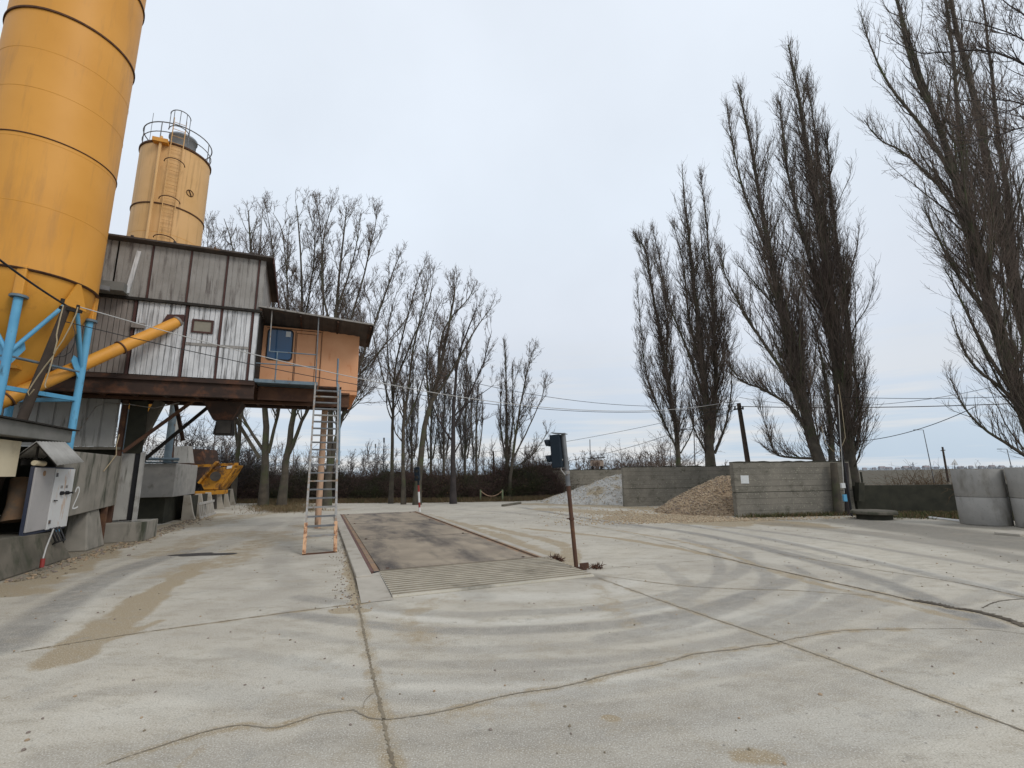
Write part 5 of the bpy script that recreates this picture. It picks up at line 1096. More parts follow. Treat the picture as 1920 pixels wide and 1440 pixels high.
# ================================================================ TREES
def norm(a): return a/(np.linalg.norm(a, axis=-1, keepdims=True)+1e-9)
def grow(r, p0, d0, L_, nseg, up, wob):
    P = [p0]; d = d0; p = p0
    for k in range(nseg):
        d = norm(d+np.array([0, 0, up])+r.normal(0, wob, d.shape)); p = p+d*(L_/nseg)[:, None]; P.append(p)
    return np.stack(P, 1)
def spawn(r, P, L_, R_, dens, t0, t1, amin, amax, gold=False, flatten=0):
    N_, k, _ = P.shape; cnt = np.maximum(1, (L_*dens*r.uniform(.75, 1.25, N_)).round().astype(int)); ix = np.repeat(np.arange(N_), cnt); n = len(ix)
    t = t0+(t1-t0)*r.random(n); f = t*(k-1); i0 = np.minimum(f.astype(int), k-2); w = (f-i0)[:, None]
    p = P[ix, i0]*(1-w)+P[ix, i0+1]*w; tg = norm(P[ix, i0+1]-P[ix, i0]); rr = (R_[ix, i0]*(1-w[:, 0])+R_[ix, i0+1]*w[:, 0])
    pr = r.normal(0, 1, (n, 3)); pr[:, 2] *= (1-flatten); pr = norm(pr-(pr*tg).sum(1, keepdims=True)*tg); a = np.radians(r.uniform(amin, amax, n))[:, None]
    return ix, t, p, tg*np.cos(a)+pr*np.sin(a), rr
def taper(n, r0, r1, k): return r0[:, None]+(r1-r0)[:, None]*np.linspace(0, 1, k)[None]**.9
def stem_pts(px, Y, n=16):
    P = np.array([D(x, y, Y+(q[0] if q else 0)) for x, y, *q in px]); out = []; m_ = len(P)
    for i in range(m_-1):
        p0, p1, p2, p3 = P[max(i-1, 0)], P[i], P[i+1], P[min(i+2, m_-1)]
        for t in np.linspace(0, 1, max(2, n//(m_-1)), endpoint=False): out.append(.5*((2*p1)+(-p0+p2)*t+(2*p0-5*p1+4*p2-p3)*t*t+(-p0+3*p1-3*p2+p3)*t**3))
    out.append(P[-1]); return np.array(out)
def add_lines(dst, P, R_, sides): dst += [(P[i], R_[i], sides) for i in range(len(P))]
def tree(name, label, cat, stems, Y, style, seed, bark='bark', twig='twig', group=None, dens=1.0, tw=1.0, drop=True, len_=1.0):
    """stems: list of (pixel polyline, r0, r1). The first stem is run down to the ground."""
    r = np.random.default_rng(seed); trunk = []; crown = []; first = None
    for si, (px, r0, r1) in enumerate(stems):
        S = stem_pts(px, Y)
        if si == 0 or S[0][2] < 2.6:
            b = S[0].copy(); dd = S[1]-S[0]; g = b-dd/max(dd[2], .2)*b[2]*.35; g[2] = -.1; S = np.vstack([g, S]) if b[2] > .15 else S
            if si == 0: first = S[0].copy(); first[2] = 0
        seg = np.linalg.norm(S[1:]-S[:-1], axis=1); Ls = seg.sum(); k = len(S)
        S[1:-1] += r.normal(0, .02*Ls/20, (k-2, 3))
        r0 = r0*(.72 if style == 'poplar' else .62); rad = r0+(r1-r0)*(np.linspace(0, 1, k)**.8)
        if si == 0: rad[0] *= 1.35
        trunk.append((S, rad, 10)); P = S[None]; R_ = rad[None]; L0 = np.array([Ls])
        if style == 'poplar':
            ix, t, p, d, rr = spawn(r, P, L0, R_, 11*dens, .07 if si == 0 else .03, .99, 12, 34); prof = (1-t)**.6*(.45+.55*np.clip(t*4, 0, 1)); L1 = len_*np.clip(Ls*.27*prof*r.uniform(.2, 1.3, len(t)), .6, 6.0)
            r1_ = np.minimum(rr*.45, .009+.0065*L1); P1 = grow(r, p, d, L1, 10, .15, .10); R1_ = taper(0, r1_, np.full(len(t), .007*tw), 11); add_lines(trunk, P1, R1_, 5)
            ix, t, p, d, rr = spawn(r, P1, L1, R1_, 5.6*dens**.5, .10, 1, 14, 42); L2 = np.clip(L1[ix]*.38*(1.15-t)*r.uniform(.5, 1.4, len(t)), .3, 2.0)
            P2 = grow(r, p, d, L2, 4, .20, .12); R2_ = taper(0, np.minimum(rr*.8, (.0068+.0032*L2)*tw), np.full(len(t), .005*tw), 5); add_lines(crown, P2, R2_, 3)
            ix, t, p, d, rr = spawn(r, P2, L2, R2_, 4.5*dens**.5, .15, 1, 14, 42); L3_ = r.uniform(.15, .6, len(t)); P3 = grow(r, p, d, L3_, 2, .2, .12)
            add_lines(crown, P3, taper(0, np.full(len(t), .006*tw), np.full(len(t), .0042*tw), 3), 3)
        else:
            ix, t, p, d, rr = spawn(r, P, L0, R_, 2.5*dens, .28 if si == 0 else .15, 1, 18, 48); L1 = len_*np.clip(Ls*.28*(1.18-t)*r.uniform(.4, 1.2, len(t)), 1.0, 6)
            r1_ = np.minimum(rr*.55, .010+.0085*L1); P1 = grow(r, p, d, L1, 8, .13, .06); R1_ = taper(0, r1_, np.full(len(t), .008*tw), 9); add_lines(trunk, P1, R1_, 6)
            ix, t, p, d, rr = spawn(r, P1, L1, R1_, 3.4*dens, .2, 1, 20, 50); L2 = np.clip(L1[ix]*.45*(1.15-t)*r.uniform(.5, 1.4, len(t)), .4, 2.6)
            P2 = grow(r, p, d, L2, 6, .12, .10); R2_ = taper(0, np.minimum(rr*.7, (.010+.006*L2)*tw), np.full(len(t), .007*tw), 7); add_lines(crown, P2, R2_, 4)
            ix, t, p, d, rr = spawn(r, P2, L2, R2_, 6.5*dens, .15, 1, 18, 45); L3_ = np.clip(L2[ix]*.45*r.uniform(.4, 1.3, len(t)), .2, .95); P3 = grow(r, p, d, L3_, 4, .12, .10)
            add_lines(crown, P3, taper(0, np.full(len(t), .0068*tw), np.full(len(t), .005*tw), 5), 3)
            ix, t, p, d, rr = spawn(r, P3, L3_, taper(0, np.full(len(P3), .005), np.full(len(P3), .004), 5), 3.2*dens, .2, 1, 25, 65); L4 = r.uniform(.08, .32, len(t)); P4 = grow(r, p, d, L4, 2, .08, .15)
            add_lines(crown, P4, taper(0, np.full(len(t), .0058*tw), np.full(len(t), .0048*tw), 3), 3)
    t = empty(name, first, label, cat, group)
    v, f = tubes_mesh(trunk); rawmesh('trunk', v, f, bark, parent=t)
    v, f = tubes_mesh(crown); rawmesh('crown', v, f, twig, parent=t)
    return t
LP = 'bare poplars behind the bunker walls'; LS = 'bare trees along the back of the yard'
# --- right hand poplars
tree('poplar_tree', 'slimmer bare poplar with two tops, first on the left behind the middle bunker wall', 'tree', [
    ([(1272, 868), (1264, 780), (1244, 660), (1222, 540), (1210, 470), (1196, 452)], .24, .02),
    ([(1262, 790), (1250, 700), (1252, 600), (1240, 500), (1224, 432)], .12, .015),
    ([(1268, 840), (1240, 780), (1212, 700), (1200, 600), (1194, 520)], .09, .012),
    ([(1276, 850), (1300, 800), (1296, 740)], .07, .012)], 30, 'poplar', 101, group=LP, dens=.8, tw=1.1)
tree('poplar_tree', 'dense bare poplar with a thick trunk left of the dark utility pole', 'tree', [
    ([(1332, 866), (1326, 780), (1314, 660), (1302, 540), (1290, 430), (1279, 318)], .44, .02),
    ([(1334, 830), (1342, 720), (1338, 600), (1330, 480), (1314, 325)], .24, .02),
    ([(1318, 740), (1290, 660), (1262, 590), (1240, 520), (1226, 480)], .14, .012),
    ([(1340, 850), (1362, 790), (1372, 720), (1366, 660)], .12, .012),
    ([(1318, 700), (1292, 600), (1282, 500), (1262, 420)], .12, .012),
    ([(1330, 860), (1300, 800), (1292, 750)], .10, .01)], 27, 'poplar', 102, group=LP, dens=.75, tw=1.05)
tree('poplar_tree', 'large bare poplar with two leaning trunks behind the nearest bunker wall', 'tree', [
    ([(1535, 866), (1508, 760), (1478, 640), (1452, 520), (1430, 400), (1408, 280), (1384, 160)], .42, .03),
    ([(1592, 866, .6), (1578, 740, .6), (1560, 600, .5), (1545, 460, .3), (1520, 320), (1500, 200), (1478, 84)], .50, .03),
    ([(1578, 740, .5), (1540, 560, .4), (1500, 420), (1474, 300), (1462, 190)], .22, .02),
    ([(1585, 800, .8), (1592, 640, .9), (1572, 480, .8), (1556, 340, .6), (1552, 250)], .22, .02),
    ([(1520, 800), (1470, 700), (1410, 610), (1362, 520), (1350, 470)], .16, .012),
    ([(1508, 760), (1490, 640), (1440, 560), (1378, 490)], .13, .012),
    ([(1530, 850), (1490, 770), (1430, 730), (1392, 715), (1370, 690)], .14, .012),
    ([(1535, 860), (1490, 858), (1455, 850), (1440, 810), (1424, 760)], .10, .012),
    ([(1598, 860, .6), (1612, 800, .8), (1604, 700, .8), (1590, 600, .8)], .14, .012),
    ([(1560, 866, .3), (1552, 740, .2), (1530, 620)], .22, .02),
    ([(1560, 600, .5), (1545, 400, .4), (1530, 260, .2), (1512, 150, .2)], .14, .012),
    ([(1440, 470), (1395, 360), (1372, 260), (1364, 200)], .11, .01)], 21.5, 'poplar', 103, group=LP, dens=.82, tw=.85)
tree('poplar_tree', 'huge bare poplar leaning in from the right edge and out of the top', 'tree', [
    ([(1975, 905), (1915, 760), (1868, 600), (1828, 470), (1788, 330), (1748, 210), (1700, 60), (1660, -70)], .42, .04),
    ([(2030, 900, .8), (1975, 760, .7), (1925, 620, .6), (1890, 480, .5), (1860, 340, .4), (1830, 200, .3), (1795, 60), (1765, -90)], .46, .05),
    ([(1900, 720), (1860, 560), (1820, 400), (1800, 280), (1790, 120), (1772, 0), (1745, -80)], .2, .03),
    ([(1828, 470), (1776, 370), (1700, 290), (1650, 262), (1620, 225)], .10, .012),
    ([(1788, 330), (1730, 240), (1668, 160), (1630, 80), (1612, 20)], .12, .012),
    ([(1748, 210), (1712, 130), (1690, 40), (1676, -50)], .12, .02),
    ([(1940, 820), (1890, 740), (1830, 690), (1800, 640), (1786, 590)], .12, .012),
    ([(1965, 880), (1900, 840), (1840, 800), (1806, 760), (1782, 710)], .11, .012),
    ([(1868, 600), (1800, 520), (1750, 430), (1730, 380)], .11, .012),
    ([(1915, 760), (1850, 660), (1800, 560), (1770, 500)], .11, .012),
    ([(1900, 520, .5), (1892, 380, .5), (1872, 260, .5), (1858, 120, .4), (1840, -20, .3)], .18, .03),
    ([(1950, 700, .8), (1945, 560, .8), (1925, 440, .8), (1900, 330, .8)], .16, .02)], 17.5, 'poplar', 104, group=LP, dens=.58, tw=.72)
# --- overhanging tree at the top right, nearer the viewer
tree('overhanging_tree', 'spreading bare tree whose thin branches reach in over the top right corner', 'tree', [
    ([(2460, 1000), (2420, 700), (2380, 400), (2300, 100), (2250, -100)], .30, .08),
    ([(2360, 330), (2140, 250), (1990, 160), (1900, 110), (1830, 95), (1730, 100), (1660, 66)], .075, .008),
    ([(2320, 210), (2150, 130), (1980, 60), (1910, 20), (1850, -20)], .07, .008),
    ([(2370, 380), (2180, 300), (1990, 225), (1900, 190), (1820, 188), (1740, 192)], .06, .006),
    ([(2385, 420), (2150, 320), (1960, 240), (1880, 250), (1800, 275), (1700, 312)], .05, .006),
    ([(2380, 400), (2150, 260), (1960, 190), (1900, 205), (1830, 225), (1790, 240)], .045, .006),
    ([(2395, 480), (2200, 360), (2000, 230), (1915, 260), (1880, 290), (1866, 320)], .04, .005),
    ([(2330, 230), (2100, 60), (1960, 10), (1900, -30)], .06, .008),
    ([(2345, 280), (2120, 150), (1960, 95), (1890, 60), (1820, 40), (1770, 30)], .05, .007)], 11.0, 'spread', 105, bark='bark_dark', twig='twig', dens=1.1, tw=.62, len_=.55)
# --- left group behind the plant (left to right)
tree('bare_tree', 'bare tree behind the grey plant, its fine crown just right of the pale silo', 'tree', [
    ([(442, 885), (450, 800), (452, 700), (450, 600), (440, 480), (420, 410)], .26, .02),
    ([(446, 840), (430, 700), (400, 560), (390, 470), (392, 420)], .14, .015),
    ([(450, 780), (470, 640), (486, 500), (492, 392)], .15, .015),
    ([(450, 800), (420, 640), (380, 500), (372, 450)], .10, .012)], 31, 'spread', 111, group=LS, tw=1.2, dens=.9)
tree('bare_tree', 'thick bare tree forking low, second from the left behind the plant', 'tree', [
    ([(497, 892), (498, 800), (494, 700), (482, 560), (470, 470), (466, 395)], .40, .03),
    ([(494, 845), (462, 795), (440, 740), (424, 640), (410, 520), (400, 440)], .17, .015),
    ([(503, 850), (520, 780), (534, 700), (540, 560), (530, 440), (512, 400)], .18, .015),
    ([(497, 740), (510, 600), (512, 480), (500, 392)], .14, .015)], 29, 'spread', 112, group=LS, tw=1.1)
tree('bare_tree', 'bare tree right of the thick forked one, crown above the booth roof', 'tree', [
    ([(533, 892), (546, 800), (556, 740), (562, 640), (566, 520), (556, 386)], .36, .03),
    ([(542, 850), (566, 790), (588, 740), (604, 640), (606, 500), (596, 388)], .2, .02),
    ([(556, 740), (548, 640), (538, 520), (544, 410)], .14, .015),
    ([(562, 650), (582, 540), (590, 450), (576, 384)], .12, .012)], 28.5, 'spread', 113, group=LS, tw=1.1, dens=1.15)
tree('bare_tree', 'tall leaning bare tree directly behind the steel stair, the broadest of the group', 'tree', [
    ([(616, 900), (620, 800), (618, 700), (628, 600), (640, 480), (650, 388)], .34, .03),
    ([(620, 880), (636, 800), (656, 740), (690, 640), (726, 540), (752, 470)], .24, .02),
    ([(618, 760), (640, 660), (676, 540), (700, 440), (706, 402)], .16, .015),
    ([(628, 640), (604, 540), (608, 440), (622, 388)], .13, .015),
    ([(632, 580), (664, 480), (676, 400)], .12, .012),
    ([(660, 720), (710, 660), (760, 600), (780, 560)], .09, .01)], 27.5, 'spread', 114, group=LS, tw=1.1, dens=1.15)
tree('bare_tree', 'slim straight bare tree, first one standing clear right of the stair', 'tree', [
    ([(734, 900), (737, 800), (740, 700), (762, 600), (790, 505)], .22, .02),
    ([(737, 780), (716, 700), (696, 610), (692, 560)], .10, .012),
    ([(740, 720), (772, 640), (806, 560), (812, 500)], .12, .012),
    ([(738, 760), (726, 640), (740, 560), (762, 520)], .08, .01)], 30, 'spread', 115, group=LS, tw=1.1, dens=.85)
tree('bare_tree', 'bare tree with a crooked stub branch beside the slim straight tree', 'tree', [
    ([(757, 905), (756, 800), (764, 740), (776, 650), (796, 560), (806, 520)], .22, .02),
    ([(756, 830), (742, 812), (738, 796)], .07, .03),
    ([(760, 800), (784, 740), (800, 690), (830, 640)], .10, .012)], 29, 'spread', 116, group=LS, tw=1.1, dens=.85)
tree('bare_tree', 'thick leaning bare tree just behind the small far signal', 'tree', [
    ([(784, 905), (796, 800), (816, 730), (836, 640), (850, 560), (852, 535)], .36, .03),
    ([(812, 750), (850, 690), (890, 620), (918, 580)], .18, .015),
    ([(820, 720), (832, 620), (878, 560), (884, 545)], .14, .012),
    ([(806, 780), (800, 680), (812, 600), (830, 560)], .12, .012)], 28.5, 'spread', 117, group=LS, tw=1.1, dens=1.1)
tree('bare_tree', 'dark bare tree with spreading low limbs in the middle of the back row', 'tree', [
    ([(850, 905), (850, 800), (852, 740), (860, 670), (880, 610), (896, 575)], .30, .02),
    ([(850, 830), (824, 790), (806, 740), (800, 700)], .12, .012),
    ([(852, 800), (880, 740), (906, 680), (922, 620)], .15, .015),
    ([(852, 780), (872, 760), (900, 740), (926, 722)], .10, .012),
    ([(852, 850), (880, 800), (902, 786)], .09, .012)], 29, 'spread', 118, group=LS, bark='bark_dark', tw=1.1)
FP = 'far bare poplars behind the back row'
for k, (x, top, w, lb) in enumerate(((772, 660, 46, 'leftmost of the far poplars, left of the thick leaning tree'), (808, 690, 50, 'far poplar just right of the thick leaning trunk'), (832, 672, 50, 'far poplar left of the dark low-limbed tree'), (872, 640, 46, 'far poplar right of the dark low-limbed tree, highest of the far ones'), (893, 700, 50, 'rightmost of the far poplars'))):
    tree('far_poplar', lb, 'tree', [([(x, 880), (x, 800), (x+2, (top+800)/2), (x+3, top)], .22, .02), ([(x+4, 860), (x+12, 790), (x+10, top+50)], .12, .02), ([(x-4, 860), (x-10, 800), (x-8, top+60)], .12, .02)], w, 'poplar', 130+k, twig='twig_far', group=FP, dens=.45, tw=2.2)
tree('slender_poplar', 'slender upright bare poplar standing alone at the right end of the back row', 'tree', [
    ([(951, 895), (950, 800), (949, 720), (947, 645)], .24, .02), ([(953, 860), (962, 780), (960, 690)], .12, .015), ([(948, 860), (938, 790), (942, 700)], .10, .012)], 33, 'poplar', 121, group=LS, dens=.8, tw=1.25, len_=.8)
tree('bare_tree', 'small fan shaped bare tree with drooping twigs right of the slender poplar', 'tree', [
    ([(957, 895), (966, 820), (976, 760), (990, 690), (1000, 655)], .20, .015),
    ([(962, 860), (992, 800), (1014, 750), (1024, 720)], .10, .012),
    ([(960, 880), (1000, 850), (1026, 810)], .08, .01),
    ([(966, 820), (960, 740), (972, 690)], .08, .01)], 32, 'spread', 122, group=LS, dens=1.0, tw=1.15)
# bushes and far bare trees
def bush(name, label, px, Y, w, h, n, seed, twig='twig', group=None, tw=1.3):
    r = np.random.default_rng(seed); b = D(px[0], px[1], Y); b[2] = 0; t = empty(name, b, label, 'shrub', group)
    p0 = b+np.c_[r.normal(0, w*.22, n), r.normal(0, w*.2, n), np.zeros(n)]; d0 = norm(np.c_[r.normal(0, .55, n), r.normal(0, .5, n), np.ones(n)]); L1 = h*r.uniform(.5, 1.05, n)
    P1 = grow(r, p0, d0, L1, 7, .02, .13); R1_ = taper(0, np.full(n, .022*tw), np.full(n, .007*tw), 8); lines = []; add_lines(lines, P1, R1_, 4)
    ix, t_, p, d, rr = spawn(r, P1, L1, R1_, 3.2, .2, 1, 20, 65); L2 = np.clip(L1[ix]*.3*r.uniform(.4, 1.3, len(t_)), .2, 1.6); P2 = grow(r, p, d, L2, 5, .02, .17); R2_ = taper(0, np.full(len(t_), .009*tw), np.full(len(t_), .005*tw), 6); add_lines(lines, P2, R2_, 3)
    ix, t_, p, d, rr = spawn(r, P2, L2, R2_, 4, .1, 1, 25, 70); L3_ = r.uniform(.12, .5, len(t_)); P3 = grow(r, p, d, L3_, 3, .02, .2); add_lines(lines, P3, taper(0, np.full(len(t_), .006*tw), np.full(len(t_), .004*tw), 4), 3)
    v, f = tubes_mesh(lines); rawmesh('branches', v, f, twig, parent=t); return t
bush('bare_shrub', 'dense dark shrub behind the yellow skip hoist', (385, 900), 33, 4.5, 5.6, 60, 201, 'bark_dark')
bush('bare_shrub', 'dark tangled shrub under the plant chute', (425, 900), 35, 4, 4.6, 45, 202, 'bark_dark')
bush('bare_shrub', 'greyish bare shrub between the trunks left of the stair', (575, 900), 36, 5, 3.6, 40, 203, 'twig_far')
for k, (x, y, Y_, w, h, lb) in enumerate(((1178, 880, 46, 7, 4.0, 'bluish bare shrub above the middle bunker wall near its left end'), (1212, 880, 44, 5, 4.2, 'rounded bare shrub just left of the two-topped poplar'), (1150, 880, 48, 5, 3.2, 'low bare shrub right of the roofed notice board'), (1085, 882, 50, 8, 3.0, 'low bare shrub right of the leaning signal head'), (1245, 880, 38, 4, 4.6, 'bare shrub at the foot of the two-topped poplar'))):
    bush('bare_shrub', lb, (x, y), Y_, w, h, 34, 210+k, 'twig', 'bare shrubs beyond the bunker walls', 1.6)
bush('bramble_bush', 'reddish brown bramble bush behind the low black wall', (1745, 900), 20.0, 3.2, 1.85, 120, 220, 'leaf_litter', tw=.7)
bush('bramble_bush', 'smaller brown bramble left of the reddish bush behind the low wall', (1670, 900), 20.4, 1.6, 1.35, 40, 221, 'dry_grass', tw=.6)
# far skyline of bare woods, hazy with distance: uncountable
def woods(name, label, x0, x1, Y, hmin, hmax, n, seed, mat='twig_far', tw=3.0):
    r = np.random.default_rng(seed); a, b = D(x0, 885, Y), D(x1, 885, Y); k = r.random(n); p0 = a[None]*(1-k[:, None])+b[None]*k[:, None]; p0[:, 2] = 0; p0[:, 1] += r.normal(0, 6, n)
    H_ = hmin+(hmax-hmin)*r.random(n)**2; P1 = grow(r, p0, norm(np.c_[r.normal(0, .12, (n, 2)), np.ones(n)]), H_, 5, .1, .08); R1_ = taper(0, np.full(n, .07), np.full(n, .03), 6); lines = []; add_lines(lines, P1, R1_, 4)
    ix, t_, p, d, rr = spawn(r, P1, H_, R1_, 4.5, .15, 1, 20, 55); L2 = np.clip(H_[ix]*.25*r.uniform(.4, 1.2, len(t_)), .3, 2.5); P2 = grow(r, p, d, L2, 3, .1, .15); add_lines(lines, P2, taper(0, np.full(len(t_), .012*tw), np.full(len(t_), .007*tw), 4), 3)
    ix, t_, p, d, rr = spawn(r, P2, L2, taper(0, np.full(len(P2), .01), np.full(len(P2), .01), 4), 1.6, .2, 1, 20, 60); L3_ = r.uniform(.3, .9, len(t_)); P3 = grow(r, p, d, L3_, 2, .1, .15); add_lines(lines, P3, taper(0, np.full(len(t_), .008*tw), np.full(len(t_), .005*tw), 3), 3)
    v, f = tubes_mesh(lines); o = rawmesh(name, v, f, mat); tag(o, label, 'woodland', kind='stuff')
woods('far_woods', 'hazy line of distant bare woodland behind the back row of trees', 330, 1010, 75, 2.0, 6.5, 260, 301)
woods('far_scrub', 'thin line of distant scrub above the bunker walls', 1000, 1260, 62, 1.5, 3.8, 150, 302, 'twig')
woods('under_plant_woods', 'bare saplings seen under the raised plant', 230, 480, 42, 2.5, 7.0, 70, 303, 'twig', 1.6)

# thicket along the back of the yard
def thicket(pts, name, label, depth, h0, h1, n, seed):
    r = np.random.default_rng(seed); A_ = np.array(pts, float); s = np.r_[0, np.cumsum(np.hypot(*(A_[1:]-A_[:-1]).T))]; ns = int(s[-1]/.35); t = np.linspace(0, s[-1], ns); C_ = np.c_[np.interp(t, s, A_[:, 0]), np.interp(t, s, A_[:, 1])]
    T = np.gradient(C_, axis=0); T /= np.linalg.norm(T, axis=1, keepdims=True); Nn = np.c_[-T[:, 1], T[:, 0]]
    m_ = 22; w = np.linspace(0, 1, m_); XX = C_[:, None]+Nn[:, None]*(w*depth)[None, :, None]
    hh = (h0+(h1-h0)*fbm(XX[..., 0], XX[..., 1], 2.2, seed))*(np.clip(w*5, 0, 1)**.6*np.clip((1-w)*4, 0, 1)**.5)[None]*.78+(fbm(XX[..., 0], XX[..., 1], .4, seed+1)-.5)*.5*np.clip(w*5, 0, 1)
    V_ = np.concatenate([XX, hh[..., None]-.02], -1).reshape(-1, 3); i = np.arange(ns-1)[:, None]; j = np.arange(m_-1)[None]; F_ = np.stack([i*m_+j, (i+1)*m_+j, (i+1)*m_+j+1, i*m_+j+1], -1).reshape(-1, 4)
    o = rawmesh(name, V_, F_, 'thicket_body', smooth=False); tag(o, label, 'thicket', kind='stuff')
    k = r.random(n)*s[-1]; q = np.c_[np.interp(k, s, A_[:, 0]), np.interp(k, s, A_[:, 1])]; ti = np.clip((k/s[-1]*(ns-1)).astype(int), 0, ns-1); off = r.random(n)**1.3*depth*.9+.05
    p0 = np.c_[q+Nn[ti]*off[:, None], np.zeros(n)]; hf = h0+(h1-h0)*fbm(p0[:, 0], p0[:, 1], 2.2, seed)
    z0 = r.random(n)*hf*.75*np.clip(off*1.2, 0.05, 1); p0[:, 2] = z0
    L1 = hf*r.uniform(.25, .75, n)*1.0; P1 = grow(r, p0, norm(np.c_[r.normal(0, .7, n), r.normal(-.25, .6, n), np.abs(r.normal(.7, .5, n))]), L1, 5, -.06, .2); lines = []; R1_ = taper(0, np.full(n, .011), np.full(n, .006), 6); add_lines(lines, P1, R1_, 3)
    ix, t_, p, d, rr = spawn(r, P1, L1, R1_, 2.6, .2, 1, 25, 75); L2 = r.uniform(.15, .6, len(t_)); P2 = grow(r, p, d, L2, 3, -.03, .2); add_lines(lines, P2, taper(0, np.full(len(t_), .007), np.full(len(t_), .005), 4), 3)
    v, f = tubes_mesh(lines); rawmesh('stems', v, f, 'thicket_twig', parent=o)
    # dead leaves
    nl = n*3; k2 = r.integers(0, n, nl); c = P1[k2, r.integers(1, 6, nl)]+r.normal(0, .08, (nl, 3)); a = norm(r.normal(0, 1, (nl, 3)))*r.uniform(.02, .06, (nl, 1)); b = norm(r.normal(0, 1, (nl, 3)))*r.uniform(.015, .04, (nl, 1))
    V_ = np.stack([c-a, c+b, c+a, c-b], 1).reshape(-1, 3); F_ = np.arange(nl*4).reshape(-1, 4); rawmesh('leaves', V_, F_, None, parent=o, smooth=False, mats=['thicket_body', 'thicket_twig', 'weed', 'leaf_litter'], matidx=r.choice(4, nl, p=[.4, .3, .2, .1]))
thicket([(-27, 35.5), (-19, 33.6), (-12, 32.3), (-5, 31.4), (0, 32.0), (3.2, 34.5), (4.5, 38)], 'thicket', 'dark leafless bramble thicket along the far edge of the yard', 4.2, .9, 3.5, 20000, 401)
# strip of dead grass and leaves before the thicket
def grass(line, w, n, seed, name, label, h=.22, mats=('dry_grass', 'leaf_litter', 'weed')):
    r = np.random.default_rng(seed); A_ = np.array(line, float); s = np.r_[0, np.cumsum(np.hypot(*(A_[1:]-A_[:-1]).T))]; k = r.random(n)*s[-1]
    q = np.c_[np.interp(k, s, A_[:, 0]), np.interp(k, s, A_[:, 1])]+r.normal(0, 1, (n, 2))*np.array(w); hh = h*r.uniform(.3, 1.3, n); lean = r.normal(0, .5, (n, 2))*hh[:, None]; a = r.uniform(0, 6.28, n); wd = r.uniform(.006, .016, n)[:, None]*np.c_[np.cos(a), np.sin(a)]
    z = np.zeros((n, 1)); V_ = np.stack([np.c_[q-wd, z], np.c_[q+wd, z], np.c_[q+lean+wd*.3, hh], np.c_[q+lean-wd*.3, hh]], 1).reshape(-1, 3)
    o = rawmesh(name, V_, np.arange(4*n).reshape(-1, 4), None, smooth=False, mats=list(mats), matidx=r.choice(len(mats), n, p=[.6, .3, .1] if len(mats) == 3 else None)); tag(o, label, 'grass', kind='stuff')
grass([(-22, 33.6), (-12, 31.8), (-5, 30.9), (0, 31.4), (3, 33.8)], (.7, .35), 26000, 501, 'dead_grass', 'strip of dead grass and fallen leaves in front of the thicket', .25)
grass([(-11, 24), (-13.5, 28), (-15, 31)], (.8, .6), 7000, 502, 'leaf_drift', 'brown leaf drift by the concrete blocks on the left', .12)
grass([(8.6, 18.05), (13.2, 18.7), (16, 18.2), (22, 17.2)], (.2, .14), 6000, 503, 'wall_weeds', 'weeds and dead leaves along the foot of the nearest bunker wall', .14, ('weed', 'leaf_litter', 'dry_grass'))
grass([(15, 24), (22, 23), (30, 21)], (2.4, 1.3), 26000, 504, 'field_grass', 'rough brown field grass behind the low black wall', .5, ('dry_grass', 'leaf_litter', 'weed'))
grass([(13.8, 17.6), (15.5, 16.9), (18, 15.4)], (.5, .25), 2600, 505, 'ring_weeds', 'thin weeds around the concrete rings', .16, ('weed', 'leaf_litter', 'dry_grass'))
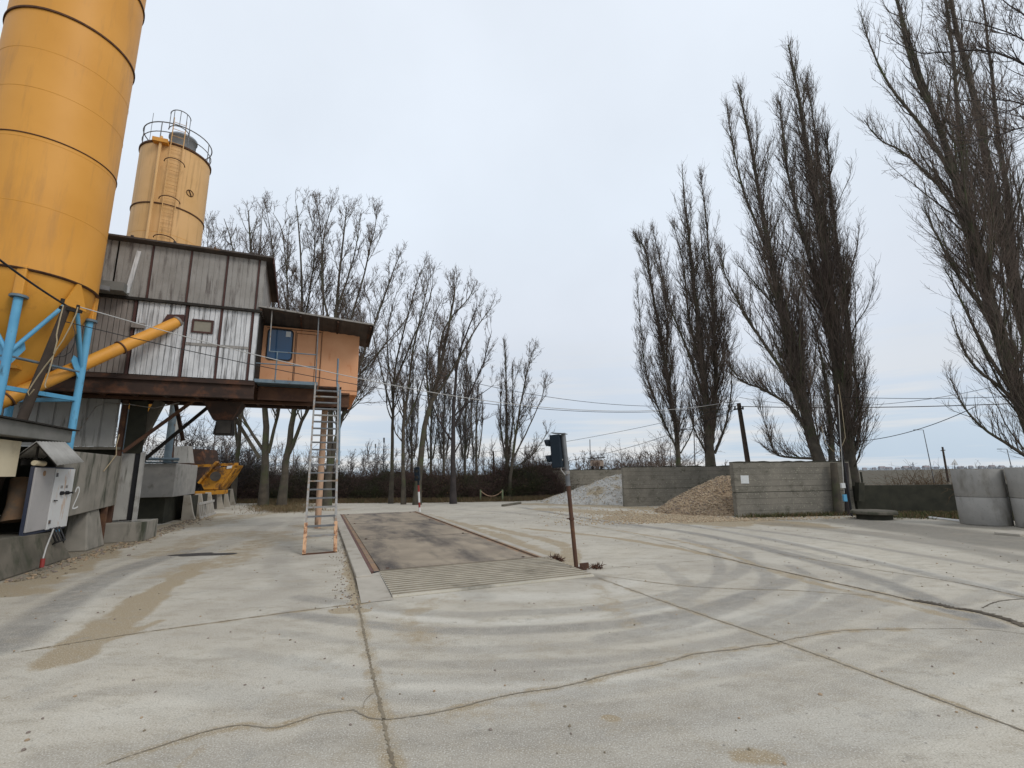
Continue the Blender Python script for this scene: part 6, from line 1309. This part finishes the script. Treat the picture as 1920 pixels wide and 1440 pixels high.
# tufts of dead weeds at the signal base
for q, n_, lb in ((G(1042, 1052), 260, 'rusty brown tuft of dead weeds left of the leaning signal pole'), (G(1118, 1066), 60, 'tiny dead tuft right of the leaning signal pole base')):
    r = np.random.default_rng(n_); d = norm(np.c_[r.normal(0, .8, (n_, 2)), np.abs(r.normal(.6, .4, n_))]); P1 = grow(r, np.repeat(q[None], n_, 0)+np.c_[r.normal(0, .05, (n_, 2)), np.zeros(n_)], d, r.uniform(.05, .16, n_), 3, 0, .3)
    v, f = tubes_mesh([(P1[i], np.array([.006, .009, .007, .003]), 3) for i in range(n_)]); tag(rawmesh('weed_tuft', v, f, 'rust', origin=q), lb, 'weed')

# ================================================================ FAR VILLAGE
def house(px, Y, w, h, label, spire=False):
    b = D(px, 885, Y); b[2] = 0; t = empty('distant_church' if spire else 'distant_house', b, label, 'church' if spire else 'house', None if spire else 'houses of the far village')
    m = MB(); m.wbox(b, w, w*.6, h); m.build('wall', 'house_hazed', t)
    m = MB(); z = np.array([0, 0, h]); m.add([b+z+np.array([x*w/2, y*w*.3, 0]) for x, y in ((-1, -1), (1, -1), (1, 1), (-1, 1))]+[b+z+np.array([x*w/2, 0, w*.28]) for x in (-1, 1)], [(0, 1, 5, 4), (3, 4, 5, 2), (0, 4, 3), (1, 2, 5)]); m.build('roof', 'roof_hazed', t)
    if spire: m = MB(); m.wbox(b+np.array([0, -2, 0]), w*.25, w*.25, h*2.0); q = b+np.array([0, -2, h*2.0]); s = w*.125; m.add([q+np.array([x*s, y*s, 0]) for x, y in ((-1, -1), (1, -1), (1, 1), (-1, 1))]+[q+np.array([0, 0, h*1.1])], [(0, 1, 4), (1, 2, 4), (2, 3, 4), (3, 0, 4)]); m.build('tower', 'house_hazed', t)
r = random.Random(4)
order = ['first', 'second', 'third', 'fourth', 'fifth', 'sixth', 'seventh', 'eighth', 'ninth', 'tenth', 'eleventh', 'twelfth', 'thirteenth', 'fourteenth']
xs_ = [1622, 1640, 1655, 1668, 1684, 1700, 1722, 1738, 1756, 1803, 1822, 1842, 1862, 1880]
for k, x in enumerate(xs_): house(x, 1150+r.uniform(-60, 60), r.uniform(8, 18), r.uniform(3, 6), f'tiny haze-tinted pale house on the far horizon, {order[k]} from the left')
house(1713, 1100, 9, 6, 'tiny haze-tinted pale church with a pointed tower on the far horizon', True)
woods('horizon_trees', 'thin haze-tinted tree line along the far horizon on the right', 1600, 2000, 900, 3, 6, 220, 310, 'house_hazed', 20)
